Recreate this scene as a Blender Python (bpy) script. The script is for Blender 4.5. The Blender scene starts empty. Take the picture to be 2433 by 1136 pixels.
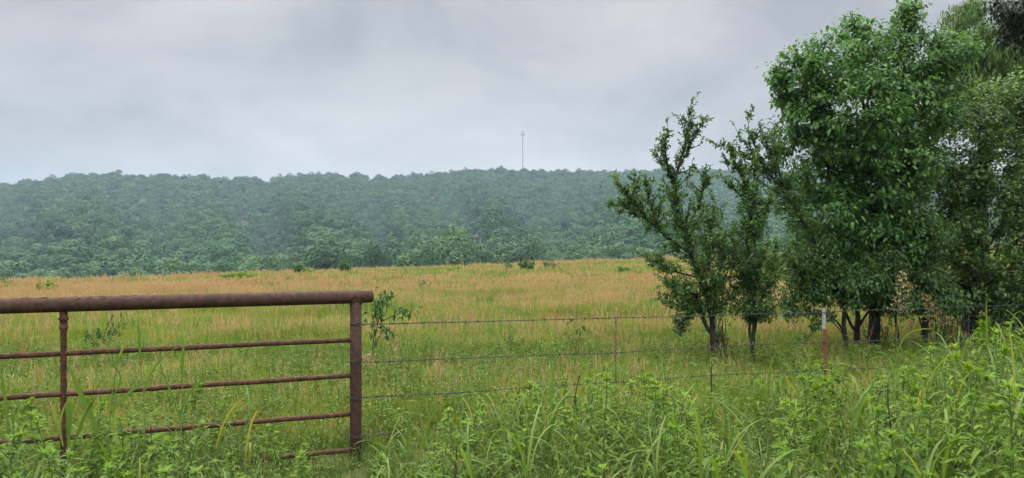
import bpy, math, random
import numpy as np
R = math.radians
rng = np.random.default_rng(11)
random.seed(5)
scene = bpy.context.scene
col = scene.collection
CX, HY, F, EYE = 1216.5, 578.0, 1770.0, 1.86      # photo centre column, horizon row, focal length in photo pixels, eye height

# ------------------------------------------------------------------ camera, sky, sun, exposure
cam = bpy.data.cameras.new('camera'); cam_ob = bpy.data.objects.new('camera', cam); col.objects.link(cam_ob)
cam_ob.location = (0, 0, EYE); cam_ob.rotation_euler = (R(90), 0, 0)
cam.sensor_width = 36; cam.lens = 36 * F / 2433; cam.shift_y = (HY - 568) / 2433
cam.clip_start = 0.05; cam.clip_end = 6000
scene.camera = cam_ob
scene.view_settings.view_transform = 'Standard'; scene.view_settings.look = 'None'
scene.view_settings.exposure = 0.72; scene.view_settings.gamma = 1.0
scene.render.engine = 'CYCLES'
cy = scene.cycles
cy.max_bounces = 5; cy.diffuse_bounces = 2; cy.glossy_bounces = 1; cy.transmission_bounces = 3; cy.volume_bounces = 1
cy.transparent_max_bounces = 4; cy.caustics_reflective = False; cy.caustics_refractive = False
cy.use_adaptive_sampling = True; cy.adaptive_threshold = 0.02; cy.use_denoising = True; cy.denoiser = 'OPENIMAGEDENOISE'; cy.denoising_input_passes = 'RGB_ALBEDO_NORMAL'; cy.denoising_prefilter = 'ACCURATE'
SUN_EL, SUN_AZ = 58, -40        # overcast: the brighter part of the cloud lies ahead and to the left
ZENITH = 6.5
world = bpy.data.worlds.new('World'); scene.world = world; world.use_nodes = True
nt = world.node_tree; N = nt.nodes; L = nt.links; N.clear()
def node(t, **kw):
    n = N.new(t)
    for k, v in kw.items(): setattr(n, k, v)
    return n
wo = node('ShaderNodeOutputWorld'); bg = node('ShaderNodeBackground'); bg.inputs['Strength'].default_value = 0.1
sky = node('ShaderNodeTexSky'); sky.sky_type = 'NISHITA'; sky.sun_disc = False
sky.sun_elevation = R(SUN_EL); sky.sun_rotation = R(SUN_AZ)
tc = node('ShaderNodeTexCoord')
mp = node('ShaderNodeMapping'); mp.inputs['Scale'].default_value = (1.0, 1.0, 1.9); mp.inputs['Location'].default_value = (3.1, 0.4, 1.7)
L.new(tc.outputs['Generated'], mp.inputs['Vector'])
n1 = node('ShaderNodeTexNoise'); n1.inputs['Scale'].default_value = 3.4; n1.inputs['Detail'].default_value = 7; n1.inputs['Roughness'].default_value = 0.52
n1.inputs['Distortion'].default_value = 0.35
L.new(mp.outputs['Vector'], n1.inputs['Vector'])
cr = node('ShaderNodeValToRGB')
cr.color_ramp.elements[0].position = 0.36; cr.color_ramp.elements[0].color = (0.355, 0.374, 0.398, 1)
cr.color_ramp.elements[1].position = 0.66; cr.color_ramp.elements[1].color = (0.568, 0.557, 0.568, 1)
L.new(n1.outputs['Fac'], cr.inputs['Fac'])
# low lavender tint of the distant cloud base, cooler overhead
n2 = node('ShaderNodeTexNoise'); n2.inputs['Scale'].default_value = 1.1; n2.inputs['Detail'].default_value = 2
L.new(mp.outputs['Vector'], n2.inputs['Vector'])
cr2 = node('ShaderNodeValToRGB')
cr2.color_ramp.elements[0].position = 0.35; cr2.color_ramp.elements[0].color = (1.03, 0.995, 1.0, 1)
cr2.color_ramp.elements[1].position = 0.65; cr2.color_ramp.elements[1].color = (0.97, 1.0, 1.0, 1)
L.new(n2.outputs['Fac'], cr2.inputs['Fac'])
tint = node('ShaderNodeMix', data_type='RGBA', blend_type='MULTIPLY'); tint.inputs[0].default_value = 1
L.new(cr.outputs['Color'], tint.inputs[6]); L.new(cr2.outputs['Color'], tint.inputs[7])
sp = node('ShaderNodeSeparateXYZ'); L.new(tc.outputs['Generated'], sp.inputs[0])
mr = node('ShaderNodeMapRange'); mr.interpolation_type = 'SMOOTHSTEP'
for k, v in zip(('From Min', 'From Max', 'To Min', 'To Max'), (0.31, 0.85, 7.0, 10.8 * ZENITH)): mr.inputs[k].default_value = v
L.new(sp.outputs['Z'], mr.inputs['Value'])
vm = node('ShaderNodeVectorMath', operation='SCALE'); L.new(tint.outputs[2], vm.inputs[0]); L.new(mr.outputs['Result'], vm.inputs['Scale'])
mx = node('ShaderNodeMix', data_type='RGBA'); mx.inputs[0].default_value = 0.97
L.new(sky.outputs['Color'], mx.inputs[6]); L.new(vm.outputs['Vector'], mx.inputs[7])
L.new(mx.outputs[2], bg.inputs['Color']); L.new(bg.outputs[0], wo.inputs['Surface'])
world.cycles.sampling_method = 'MANUAL'; world.cycles.sample_map_resolution = 512

sl = bpy.data.lights.new('sun', 'SUN'); sl.energy = 1.5; sl.angle = R(25); sl.color = (1.0, 0.97, 0.91)
sun = bpy.data.objects.new('sun', sl); col.objects.link(sun)
sun.rotation_euler = (R(90 - SUN_EL), 0, R(180 - SUN_AZ)); sun.location = (0, 0, 60)

# ------------------------------------------------------------------ helpers
def unit(v): return v / np.maximum(np.linalg.norm(v, axis=-1, keepdims=True), 1e-9)
def at(px, py, Y, dy=0.0):
    """A point at depth Y + dy that lies on the photo's pixel (px, py)."""
    Y = Y + dy
    return np.array(((px - CX) / F * Y, Y, EYE - (py - HY) / F * Y))

class MB:
    def __init__(s): s.v, s.f, s.m, s.n = [], [], [], 0
    def add(s, V, faces, m=0):
        """faces: list of (k, n) index arrays, one array per polygon size."""
        V = np.asarray(V, float).reshape(-1, 3)
        for f in faces:
            f = np.asarray(f, np.int64)
            if f.size: s.f.append(f + s.n); s.m.append(np.full(len(f), m, np.int32))
        s.v.append(V); s.n += len(V)
    def mesh(s, name, mats, smooth=False):
        me = bpy.data.meshes.new(name)
        V = np.concatenate(s.v) if s.v else np.zeros((0, 3))
        me.vertices.add(len(V)); me.vertices.foreach_set('co', V.astype(np.float32).ravel())
        loops = np.concatenate([f.ravel() for f in s.f]); sizes = np.concatenate([np.full(len(f), f.shape[1]) for f in s.f])
        me.loops.add(len(loops)); me.loops.foreach_set('vertex_index', loops.astype(np.int32))
        me.polygons.add(len(sizes)); me.polygons.foreach_set('loop_start', (np.cumsum(sizes) - sizes).astype(np.int32))
        me.polygons.foreach_set('material_index', np.concatenate(s.m))
        me.polygons.foreach_set('use_smooth', np.full(len(sizes), smooth))
        for mt in (mats if isinstance(mats, (list, tuple)) else [mats]): me.materials.append(mt)
        me.update(calc_edges=True)
        return me
    def build(s, name, mats, parent=None, smooth=False):
        o = bpy.data.objects.new(name, s.mesh(name, mats, smooth)); col.objects.link(o)
        if parent is not None: o.parent = parent
        return o

def tag(o, label=None, cat=None, group=None, kind=None):
    for k, v in (('label', label), ('category', cat), ('group', group), ('kind', kind)):
        if v: o[k] = v
    return o
def thing(name, loc, label, cat, group=None, rz=0.0):
    o = bpy.data.objects.new(name, None); col.objects.link(o)
    o.location = tuple(float(c) for c in loc); o.rotation_euler = (0, 0, rz); o.empty_display_size = 0.2; o['kind'] = 'thing'
    return tag(o, label, cat, group)
def copy_tree(o, parent=None):
    c = o.copy(); col.objects.link(c)
    if parent is not None: c.parent = parent
    for ch in [x for x in o.children]: copy_tree(ch, c)
    return c

def frames(P):
    T = np.gradient(P, axis=0); T = unit(T)
    a = np.array((0, 0, 1.0)) if abs(T[0][2]) < 0.9 else np.array((1.0, 0, 0))
    A = np.zeros_like(P); a = unit(a - T[0] * (a @ T[0]))
    for i, t in enumerate(T):
        a = a - t * (a @ t); a = a / max(np.linalg.norm(a), 1e-9); A[i] = a
    return T, A, np.cross(T, A)
def tube(mb, P, r, sides=8, caps=True, m=0, rough=0.0):
    P = np.asarray(P, float); n = len(P); r = np.broadcast_to(np.asarray(r, float), (n,))
    T, A, B = frames(P)
    th = np.arange(sides) * 2 * np.pi / sides
    rr = r[:, None] * (1 + rough * rng.normal(size=(n, sides)))
    V = P[:, None] + rr[..., None] * (np.cos(th)[None, :, None] * A[:, None] + np.sin(th)[None, :, None] * B[:, None])
    i = np.arange(n - 1)[:, None] * sides; k = np.arange(sides)[None]; k2 = (k + 1) % sides
    Q = np.stack([i + k, i + k2, i + sides + k2, i + sides + k], -1).reshape(-1, 4)
    fs = [Q]
    if caps: fs += [np.arange(sides)[None, ::-1], (np.arange(sides) + (n - 1) * sides)[None]]
    mb.add(V, fs, m)
def prisms(mb, P0, P1, r0, r1, m=0):
    """Many thin three-sided tapering sticks at once."""
    n = len(P0)
    if n == 0: return
    D = unit(P1 - P0); a = unit(np.cross(D, rng.normal(size=(n, 3)))); b = np.cross(D, a)
    th = np.arange(3) * 2 * np.pi / 3
    ring = np.cos(th)[None, :, None] * a[:, None] + np.sin(th)[None, :, None] * b[:, None]
    r0 = np.broadcast_to(r0, (n,))[:, None, None]; r1 = np.broadcast_to(r1, (n,))[:, None, None]
    V = np.concatenate([P0[:, None] + ring * r0, P1[:, None] + ring * r1], 1)
    f = np.array([[0, 1, 4, 3], [1, 2, 5, 4], [2, 0, 3, 5]])
    mb.add(V, [(np.arange(n)[:, None, None] * 6 + f[None]).reshape(-1, 4)], m)
def leaves(mb, P, D, U, Ln, W, droop=0.25, m=0):
    """Ovate six-point leaves: base P, direction D, face normal near U."""
    n = len(P)
    if n == 0: return
    D = unit(D); S = unit(np.cross(D, U)); Nn = np.cross(S, D)
    Ln = np.broadcast_to(Ln, (n,))[:, None]; W = np.broadcast_to(W, (n,))[:, None]
    dn = np.array((0, 0, -1.0)) * droop * Ln
    V = np.stack([P, P + D * Ln * .32 - S * W * .5 + Nn * W * .12, P + D * Ln * .32 + S * W * .5 + Nn * W * .12,
                  P + D * Ln * .68 - S * W * .36 + dn * .4, P + D * Ln * .68 + S * W * .36 + dn * .4, P + D * Ln + dn], 1)
    b = np.arange(n)[:, None] * 6
    mb.add(V, [np.concatenate([b + np.array([[0, 1, 2]]), b + np.array([[3, 5, 4]])]), b + np.array([[1, 3, 4, 2]])], m)
def lances(mb, P, D, U, Ln, W, droop=0.4, fold=0.25, m=0):
    """Long folded leaves with a midrib, curving down towards the tip."""
    n = len(P)
    if n == 0: return
    D = unit(D); S = unit(np.cross(D, U)); Nn = np.cross(S, D)
    Ln = np.broadcast_to(Ln, (n,))[:, None]; W = np.broadcast_to(W, (n,))[:, None]; droop = np.broadcast_to(droop, (n,))[:, None]
    def sec(t): return P + D * Ln * t - np.array((0, 0, 1.0)) * droop * Ln * t * t
    m1, m2 = sec(.3), sec(.65)
    V = np.stack([P, m1 - S * W * .5 + Nn * W * fold, m1, m1 + S * W * .5 + Nn * W * fold,
                  m2 - S * W * .38 + Nn * W * fold * .8, m2, m2 + S * W * .38 + Nn * W * fold * .8, sec(1.0)], 1)
    b = np.arange(n)[:, None] * 8
    tri = np.concatenate([b + np.array([[0, 2, 1]]), b + np.array([[0, 3, 2]]), b + np.array([[4, 5, 7]]), b + np.array([[5, 6, 7]])])
    quad = np.concatenate([b + np.array([[1, 2, 5, 4]]), b + np.array([[2, 3, 6, 5]])])
    mb.add(V, [tri, quad], m)
def blades(mb, P, az, Ln, W, lean, curl, seg=4, twist=0.5, m=0, pw=1.4, base=0.55):
    """Grass blades that leave the ground at angle `lean` from upright and bend over by `curl`."""
    n = len(P)
    if n == 0: return
    az, Ln, W, lean, curl = (np.broadcast_to(np.asarray(x, float), (n,)) for x in (az, Ln, W, lean, curl))
    t = np.linspace(0, 1, seg + 1); tm = (t[:-1] + t[1:]) / 2
    ang = lean[:, None] + curl[:, None] * tm[None] ** pw
    st = Ln[:, None] / seg
    h = np.concatenate([np.zeros((n, 1)), np.cumsum(np.sin(ang) * st, 1)], 1)
    z = np.concatenate([np.zeros((n, 1)), np.cumsum(np.cos(ang) * st, 1)], 1)
    hx, hy = np.cos(az)[:, None], np.sin(az)[:, None]
    C = np.stack([P[:, 0:1] + h * hx, P[:, 1:2] + h * hy, P[:, 2:3] + z], -1)
    tw = rng.normal(0, twist, (n, 1)) + rng.normal(0, twist * .8, (n, 1)) * t[None]
    S = np.stack([-np.sin(az)[:, None] * np.cos(tw) + hx * np.sin(tw), np.cos(az)[:, None] * np.cos(tw) + hy * np.sin(tw), 0.25 * np.sin(tw)], -1)
    wd = W[:, None] * np.where(t < .3, base + (1 - base) * t / .3, np.sqrt(np.clip(1 - ((t - .3) / .7) ** 2, 0.004, 1)))[None]
    V = np.stack([C - S * wd[..., None] / 2, C + S * wd[..., None] / 2], 2).reshape(n, -1, 3)
    k = np.arange(seg)
    f = np.stack([2 * k, 2 * k + 1, 2 * k + 3, 2 * k + 2], -1)
    mb.add(V, [(np.arange(n)[:, None, None] * (2 * seg + 2) + f[None]).reshape(-1, 4)], m)
def rdir(n): return unit(rng.normal(size=(n, 3)))

# ------------------------------------------------------------------ materials
def new_mat(name):
    m = bpy.data.materials.new(name); m.use_nodes = True
    nt = m.node_tree; nt.nodes.clear()
    return m, nt, nt.nodes.new('ShaderNodeOutputMaterial')
def ramp(nt, stops):
    r = nt.nodes.new('ShaderNodeValToRGB'); e = r.color_ramp.elements
    while len(e) < len(stops): e.new(0.5)
    for el, (p, c) in zip(e, stops): el.position = p; el.color = (*c, 1)
    return r
def leaf_mat(name, stops, trans=0.3, rough=0.45, spec=0.4, inst=0.25, patchy=0.0, pscale=0.3):
    m, nt, out = new_mat(name); ln = nt.links.new
    g = nt.nodes.new('ShaderNodeNewGeometry'); oi = nt.nodes.new('ShaderNodeObjectInfo')
    mixv = nt.nodes.new('ShaderNodeMix'); mixv.inputs[0].default_value = inst
    ln(g.outputs['Random Per Island'], mixv.inputs[2]); ln(oi.outputs['Random'], mixv.inputs[3])
    cr = ramp(nt, stops); fac = mixv.outputs[0]
    if patchy:
        nz = nt.nodes.new('ShaderNodeTexNoise'); nz.inputs['Scale'].default_value = pscale; nz.inputs['Detail'].default_value = 4; ln(g.outputs['Position'], nz.inputs['Vector'])
        sb = nt.nodes.new('ShaderNodeMath'); sb.operation = 'SUBTRACT'; sb.inputs[1].default_value = .5; ln(nz.outputs['Fac'], sb.inputs[0])
        ma = nt.nodes.new('ShaderNodeMath'); ma.operation = 'MULTIPLY_ADD'; ma.inputs[1].default_value = patchy; ln(sb.outputs[0], ma.inputs[0]); ln(fac, ma.inputs[2]); ma.use_clamp = True; fac = ma.outputs[0]
    ln(fac, cr.inputs['Fac'])
    p = nt.nodes.new('ShaderNodeBsdfPrincipled'); p.inputs['Roughness'].default_value = rough; p.inputs['Specular IOR Level'].default_value = spec
    ln(cr.outputs['Color'], p.inputs['Base Color'])
    if trans > 0:
        tr = nt.nodes.new('ShaderNodeBsdfTranslucent'); mul = nt.nodes.new('ShaderNodeMix'); mul.data_type = 'RGBA'; mul.blend_type = 'MULTIPLY'; mul.inputs[0].default_value = 1
        mul.inputs[7].default_value = (1.5, 1.45, 0.75, 1); ln(cr.outputs['Color'], mul.inputs[6]); ln(mul.outputs[2], tr.inputs['Color'])
        ms = nt.nodes.new('ShaderNodeMixShader'); ms.inputs[0].default_value = trans
        ln(p.outputs[0], ms.inputs[1]); ln(tr.outputs[0], ms.inputs[2]); ln(ms.outputs[0], out.inputs['Surface'])
    else: ln(p.outputs[0], out.inputs['Surface'])
    return m
def noise_mat(name, stops, scale=8, rough=0.8, detail=6, bump=0.0, metal=0.0, spec=0.3, stretch=(1, 1, 1), coord='Object', bscale=None):
    m, nt, out = new_mat(name); ln = nt.links.new
    tcn = nt.nodes.new('ShaderNodeTexCoord'); mp = nt.nodes.new('ShaderNodeMapping'); mp.inputs['Scale'].default_value = stretch
    ln(tcn.outputs[coord], mp.inputs[0])
    nz = nt.nodes.new('ShaderNodeTexNoise'); nz.inputs['Scale'].default_value = scale; nz.inputs['Detail'].default_value = detail; nz.inputs['Roughness'].default_value = 0.62
    ln(mp.outputs[0], nz.inputs['Vector'])
    cr = ramp(nt, stops); ln(nz.outputs['Fac'], cr.inputs['Fac'])
    p = nt.nodes.new('ShaderNodeBsdfPrincipled'); p.inputs['Roughness'].default_value = rough; p.inputs['Metallic'].default_value = metal; p.inputs['Specular IOR Level'].default_value = spec
    ln(cr.outputs['Color'], p.inputs['Base Color'])
    if bump > 0:
        n3 = nt.nodes.new('ShaderNodeTexNoise'); n3.inputs['Scale'].default_value = bscale or scale * 3; n3.inputs['Detail'].default_value = 5; ln(mp.outputs[0], n3.inputs['Vector'])
        b = nt.nodes.new('ShaderNodeBump'); b.inputs['Strength'].default_value = bump; b.inputs['Distance'].default_value = 0.01
        ln(n3.outputs['Fac'], b.inputs['Height']); ln(b.outputs[0], p.inputs['Normal'])
    ln(p.outputs[0], out.inputs['Surface'])
    return m
M = {}
M['rust'] = noise_mat('rusty_pipe', [(.25, (.024, .016, .013)), (.45, (.050, .029, .022)), (.6, (.070, .038, .027)), (.75, (.105, .056, .036))], 26, .8, 8, .35, 0, .12, bscale=120)
M['rust_thin'] = noise_mat('rusty_bar', [(.3, (.028, .017, .012)), (.5, (.068, .035, .021)), (.7, (.13, .064, .036))], 30, .8, 8, .3, 0, .12, bscale=120)
M['wire'] = noise_mat('weathered_wire', [(.3, (.020, .018, .017)), (.6, (.055, .050, .047)), (.8, (.10, .07, .05))], 30, .6, 4, 0, .2, .3)
M['post_red'] = noise_mat('red_post_paint', [(.3, (.13, .040, .027)), (.52, (.20, .056, .037)), (.72, (.13, .065, .045))], 14, .6, 6, .15)
M['post_white'] = noise_mat('white_post_paint', [(.3, (.16, .13, .11)), (.5, (.31, .30, .28)), (.75, (.37, .35, .32))], 30, .6, 6, .1)
M['bark'] = noise_mat('dark_bark', [(.3, (.014, .012, .011)), (.55, (.040, .034, .030)), (.75, (.085, .078, .068))], 14, .9, 8, .9, stretch=(1, 1, .25), bscale=40)
M['twig'] = noise_mat('brown_twig', [(.3, (.035, .025, .02)), (.7, (.10, .07, .05))], 20, .85, 4)
M['dead'] = noise_mat('dead_stalk', [(.3, (.012, .009, .008)), (.6, (.05, .03, .022)), (.8, (.12, .075, .045))], 9, .8, 5)
M['stem_green'] = noise_mat('green_stem', [(.3, (.07, .12, .03)), (.7, (.13, .17, .06))], 14, .6, 3)
M['tower'] = noise_mat('galvanised_steel', [(.3, (.20, .21, .22)), (.7, (.30, .31, .32))], 2, .5, 3, metal=.4)
M['leaf_big'] = leaf_mat('broad_leaf', [(0, (.036, .095, .025)), (.5, (.058, .142, .032)), (.85, (.088, .19, .038)), (1, (.13, .24, .045))], .36, .5, .25, .1)
M['leaf_small'] = leaf_mat('small_leaf', [(0, (.036, .086, .025)), (.6, (.064, .136, .033)), (1, (.11, .19, .042))], .38, .55, .25, .05)
M['leaf_mid'] = leaf_mat('yellowish_leaf', [(0, (.036, .082, .020)), (.5, (.062, .130, .025)), (.85, (.105, .185, .032)), (1, (.16, .24, .036))], .36, .48, .35, .1)
M['leaf_willow'] = leaf_mat('feathery_leaf', [(0, (.055, .110, .030)), (1, (.105, .175, .042))], .35, .6, .15, .1)
M['leaf_oak'] = leaf_mat('dark_leaf', [(0, (.012, .030, .016)), (1, (.022, .050, .020))], .15, .45, .4, .1)
M['leaf_sapling'] = leaf_mat('sapling_leaf', [(0, (.026, .080, .018)), (1, (.060, .145, .030))], .3, .55, .15, .1)
M['weed'] = leaf_mat('weed_leaf', [(0, (.058, .120, .014)), (.5, (.100, .178, .021)), (.93, (.145, .22, .028)), (1, (.28, .20, .05))], .28, .55, .12, .3)
M['weed_tip'] = leaf_mat('weed_tip_leaf', [(0, (.085, .168, .014)), (1, (.155, .245, .024))], .32, .55, .12, .3)
M['blade'] = leaf_mat('broad_blade', [(0, (.050, .105, .016)), (.6, (.090, .155, .024)), (.88, (.16, .20, .04)), (1, (.32, .20, .06))], .38, .5, .18, .2)
M['seed_pale'] = leaf_mat('pale_seed', [(0, (.30, .22, .11)), (1, (.46, .36, .20))], .25, .6, .2, .1)
M['seed_red'] = leaf_mat('reddish_seed', [(0, (.22, .12, .075)), (1, (.34, .21, .13))], .25, .6, .2, .1)
M['grass'] = leaf_mat('meadow_grass', [(0, (.060, .118, .014)), (.45, (.115, .175, .021)), (.8, (.185, .215, .034)), (1, (.30, .235, .085))], .33, .55, .2, .3, 1.6, .35)
M['grass_dark'] = leaf_mat('verge_grass', [(0, (.034, .075, .012)), (.5, (.070, .128, .019)), (.82, (.125, .17, .03)), (1, (.27, .19, .08))], .24, .5, .3, .3, 1.4, 1.1)
M['tan'] = leaf_mat('dry_seed_grass', [(0, (.27, .160, .085)), (.5, (.36, .235, .125)), (1, (.43, .32, .18))], .3, .65, .15, .35)
M['forb'] = leaf_mat('forb_leaf', [(0, (.055, .108, .016)), (1, (.14, .195, .036))], .3, .6, .12, .3)
M['flower'] = leaf_mat('white_flower', [(0, (.34, .33, .20)), (1, (.50, .47, .34))], .3, .6, .2, .3)
M['forest'] = leaf_mat('forest_leaf', [(0, (.020, .055, .022)), (.5, (.030, .078, .026)), (.85, (.044, .100, .030)), (1, (.070, .130, .036))], .08, .7, .12, .86)
M['edge'] = leaf_mat('edge_leaf', [(0, (.022, .060, .022)), (.5, (.042, .100, .030)), (1, (.082, .155, .042))], .2, .6, .25, .6)

# ------------------------------------------------------------------ terrain
RIDGE_PX = [-900, -400, 0, 60, 110, 200, 262, 330, 372, 450, 560, 615, 638, 662, 740, 830, 925, 1000, 1100, 1180, 1240, 1330, 1450, 1550, 1700, 1850, 2100, 2433, 3000, 3600]
RIDGE_PY = [445, 436, 432, 426, 424, 411, 408, 415, 410, 418, 418, 420, 424, 417, 409, 413, 415, 409, 402, 400, 403, 403, 404, 403, 402, 405, 408, 412, 418, 425]
def ridge_dist(px): return np.interp(px, [-900, 0, 1216, 2433, 3600], [700, 690, 790, 930, 1000])
def vnoise(a, seed):
    """Smooth one-dimensional value noise."""
    g = np.random.default_rng(seed).normal(size=4096); i = np.floor(a).astype(int); f = a - i; f = f * f * (3 - 2 * f)
    return g[i % 4096] * (1 - f) + g[(i + 1) % 4096] * f
def ground_z(x, y):
    x = np.asarray(x, float); y = np.asarray(y, float)
    yy = np.maximum(y, 1.0); px = np.clip(CX + F * x / yy, -900, 3600)
    w = np.clip((yy - 8) / 77, 0, 1); w = w + 0.0
    z = w * (.038 * np.clip(x, -95, 75) - .90) + .06 * np.sin(x * .31 + 1.0) * np.sin(y * .23) * np.clip(yy / 20, 0, 1)
    t = np.clip(yy - 80, 0, None); drop = np.where(t < 60, .0009 * t * t, 3.24 + .108 * (t - 60))
    Y0 = 205.0
    tv = Y0 - 80; dv = 3.24 + .108 * (tv - 60)
    zr = EYE + (HY - np.interp(px, RIDGE_PX, RIDGE_PY)) / F * ridge_dist(px) - 7.8
    s = (yy - Y0) / (ridge_dist(px) - Y0)
    zv = z - dv
    f = .42 * s + .58 * s * s
    gul = (vnoise(px / 95 + 50 + s * 1.3, 3) * 6.5 + vnoise(px / 40 + 90 + s * 2.5, 4) * 2.5) * np.clip(s * 3, 0, 1) * np.clip((1 - s) * 3, 0, 1)
    hill = zv + (zr - zv) * f + gul
    past = zr - .16 * (yy - ridge_dist(px))
    return np.where(yy < Y0, z - drop, np.where(s < 1, hill, past))
def hit(px, py):
    """Where the ray through a photo pixel meets the ground."""
    Y = np.linspace(3, 130, 6000); P = ((px - CX) / F * Y, Y); zr = EYE - (py - HY) / F * Y
    k = np.argmax(ground_z(*P) >= zr); Yk = Y[k] if ground_z(*P)[k] >= zr[k] else 84.0
    X = (px - CX) / F * Yk
    return np.array((X, Yk, float(ground_z(X, Yk))))

def ground_mat():
    m, nt, out = new_mat('meadow_soil'); ln = nt.links.new
    tcn = nt.nodes.new('ShaderNodeTexCoord')
    a = nt.nodes.new('ShaderNodeTexNoise'); a.inputs['Scale'].default_value = .09; a.inputs['Detail'].default_value = 6; ln(tcn.outputs['Object'], a.inputs['Vector'])
    b = nt.nodes.new('ShaderNodeTexNoise'); b.inputs['Scale'].default_value = 3.0; b.inputs['Detail'].default_value = 6; ln(tcn.outputs['Object'], b.inputs['Vector'])
    r1 = ramp(nt, [(.3, (.060, .075, .024)), (.5, (.105, .105, .034)), (.7, (.17, .13, .055))]); ln(a.outputs['Fac'], r1.inputs['Fac'])
    r2 = ramp(nt, [(.3, (.45, .45, .45)), (.7, (1.1, 1.05, 1.0))]); ln(b.outputs['Fac'], r2.inputs['Fac'])
    mu = nt.nodes.new('ShaderNodeMix'); mu.data_type = 'RGBA'; mu.blend_type = 'MULTIPLY'; mu.inputs[0].default_value = 1
    ln(r1.outputs['Color'], mu.inputs[6]); ln(r2.outputs['Color'], mu.inputs[7])
    p = nt.nodes.new('ShaderNodeBsdfPrincipled'); p.inputs['Roughness'].default_value = .95; p.inputs['Specular IOR Level'].default_value = .1
    ln(mu.outputs[2], p.inputs['Base Color']); ln(p.outputs[0], out.inputs['Surface'])
    return m
na, rad = 540, np.concatenate([[0.0], np.geomspace(.6, 1400, 190)])
th = np.arange(na) * 2 * np.pi / na
gx = (rad[1:, None] * np.sin(th)[None]).ravel(); gy = (rad[1:, None] * np.cos(th)[None]).ravel()
V = np.concatenate([[[0, 0, float(ground_z(0., 0.))]], np.stack([gx, gy, ground_z(gx, gy)], -1)])
k = np.arange(na); k2 = (k + 1) % na
tri = np.stack([np.zeros(na, int), 1 + k2, 1 + k], -1)
i = np.arange(len(rad) - 2)[:, None] * na + 1
Q = np.stack([i + k, i + k2, i + na + k2, i + na + k], -1).reshape(-1, 4)
g = MB(); g.add(V, [tri, Q]); ground = g.build('ground', ground_mat(), smooth=True)
tag(ground, kind='structure')

# ------------------------------------------------------------------ scattered masses (nobody could count them)
def scatter(name, P, protos, scl, idx=None, tilt=0.1, rz=None):
    n = len(P)
    me = bpy.data.meshes.new(name); me.vertices.add(n); me.vertices.foreach_set('co', np.asarray(P, np.float32).ravel())
    ro = np.stack([rng.normal(0, tilt, n), rng.normal(0, tilt, n), rng.uniform(0, 6.283, n) if rz is None else rz], -1).astype(np.float32)
    at_ = me.attributes.new('turn', 'FLOAT_VECTOR', 'POINT'); at_.data.foreach_set('vector', ro.ravel())
    sc = np.asarray(scl, np.float32); sc = np.repeat(sc[:, None], 3, 1) if sc.ndim == 1 else sc
    at_ = me.attributes.new('size', 'FLOAT_VECTOR', 'POINT'); at_.data.foreach_set('vector', sc.ravel())
    at_ = me.attributes.new('pick', 'INT', 'POINT'); at_.data.foreach_set('value', (rng.integers(0, len(protos), n) if idx is None else idx).astype(np.int32))
    ob = bpy.data.objects.new(name, me); col.objects.link(ob)
    ng = bpy.data.node_groups.new(name, 'GeometryNodeTree')
    ng.interface.new_socket('Geometry', in_out='INPUT', socket_type='NodeSocketGeometry'); ng.interface.new_socket('Geometry', in_out='OUTPUT', socket_type='NodeSocketGeometry')
    gi, go = ng.nodes.new('NodeGroupInput'), ng.nodes.new('NodeGroupOutput')
    iop = ng.nodes.new('GeometryNodeInstanceOnPoints'); jn = ng.nodes.new('GeometryNodeJoinGeometry')
    for p in reversed(protos):
        oi = ng.nodes.new('GeometryNodeObjectInfo'); oi.inputs['Object'].default_value = p; oi.inputs['As Instance'].default_value = False
        gti = ng.nodes.new('GeometryNodeGeometryToInstance')
        ng.links.new(oi.outputs['Geometry'], gti.inputs[0]); ng.links.new(gti.outputs[0], jn.inputs[0])
    def attr(nm, typ):
        a = ng.nodes.new('GeometryNodeInputNamedAttribute'); a.data_type = typ; a.inputs['Name'].default_value = nm
        return a.outputs['Attribute']
    e2r = ng.nodes.new('FunctionNodeEulerToRotation'); ng.links.new(attr('turn', 'FLOAT_VECTOR'), e2r.inputs[0])
    ng.links.new(gi.outputs[0], iop.inputs['Points']); ng.links.new(jn.outputs[0], iop.inputs['Instance'])
    iop.inputs['Pick Instance'].default_value = True
    ng.links.new(attr('pick', 'INT'), iop.inputs['Instance Index']); ng.links.new(e2r.outputs[0], iop.inputs['Rotation']); ng.links.new(attr('size', 'FLOAT_VECTOR'), iop.inputs['Scale'])
    ng.links.new(iop.outputs[0], go.inputs[0])
    md = ob.modifiers.new('scatter', 'NODES'); md.node_group = ng
    return ob
def proto(mb, name, mats, smooth=False): return bpy.data.objects.new(name, mb.mesh(name, mats, smooth))     # not linked: a source for scatter only

def wedge(n, y0, y1, uu=(-.80, .80)):
    """Points spread evenly over the ground between two depths, a little wider than the view."""
    Y = np.sqrt(rng.uniform(y0 * y0, y1 * y1, n)); u = rng.uniform(*uu, n)
    return u * Y, Y

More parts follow.
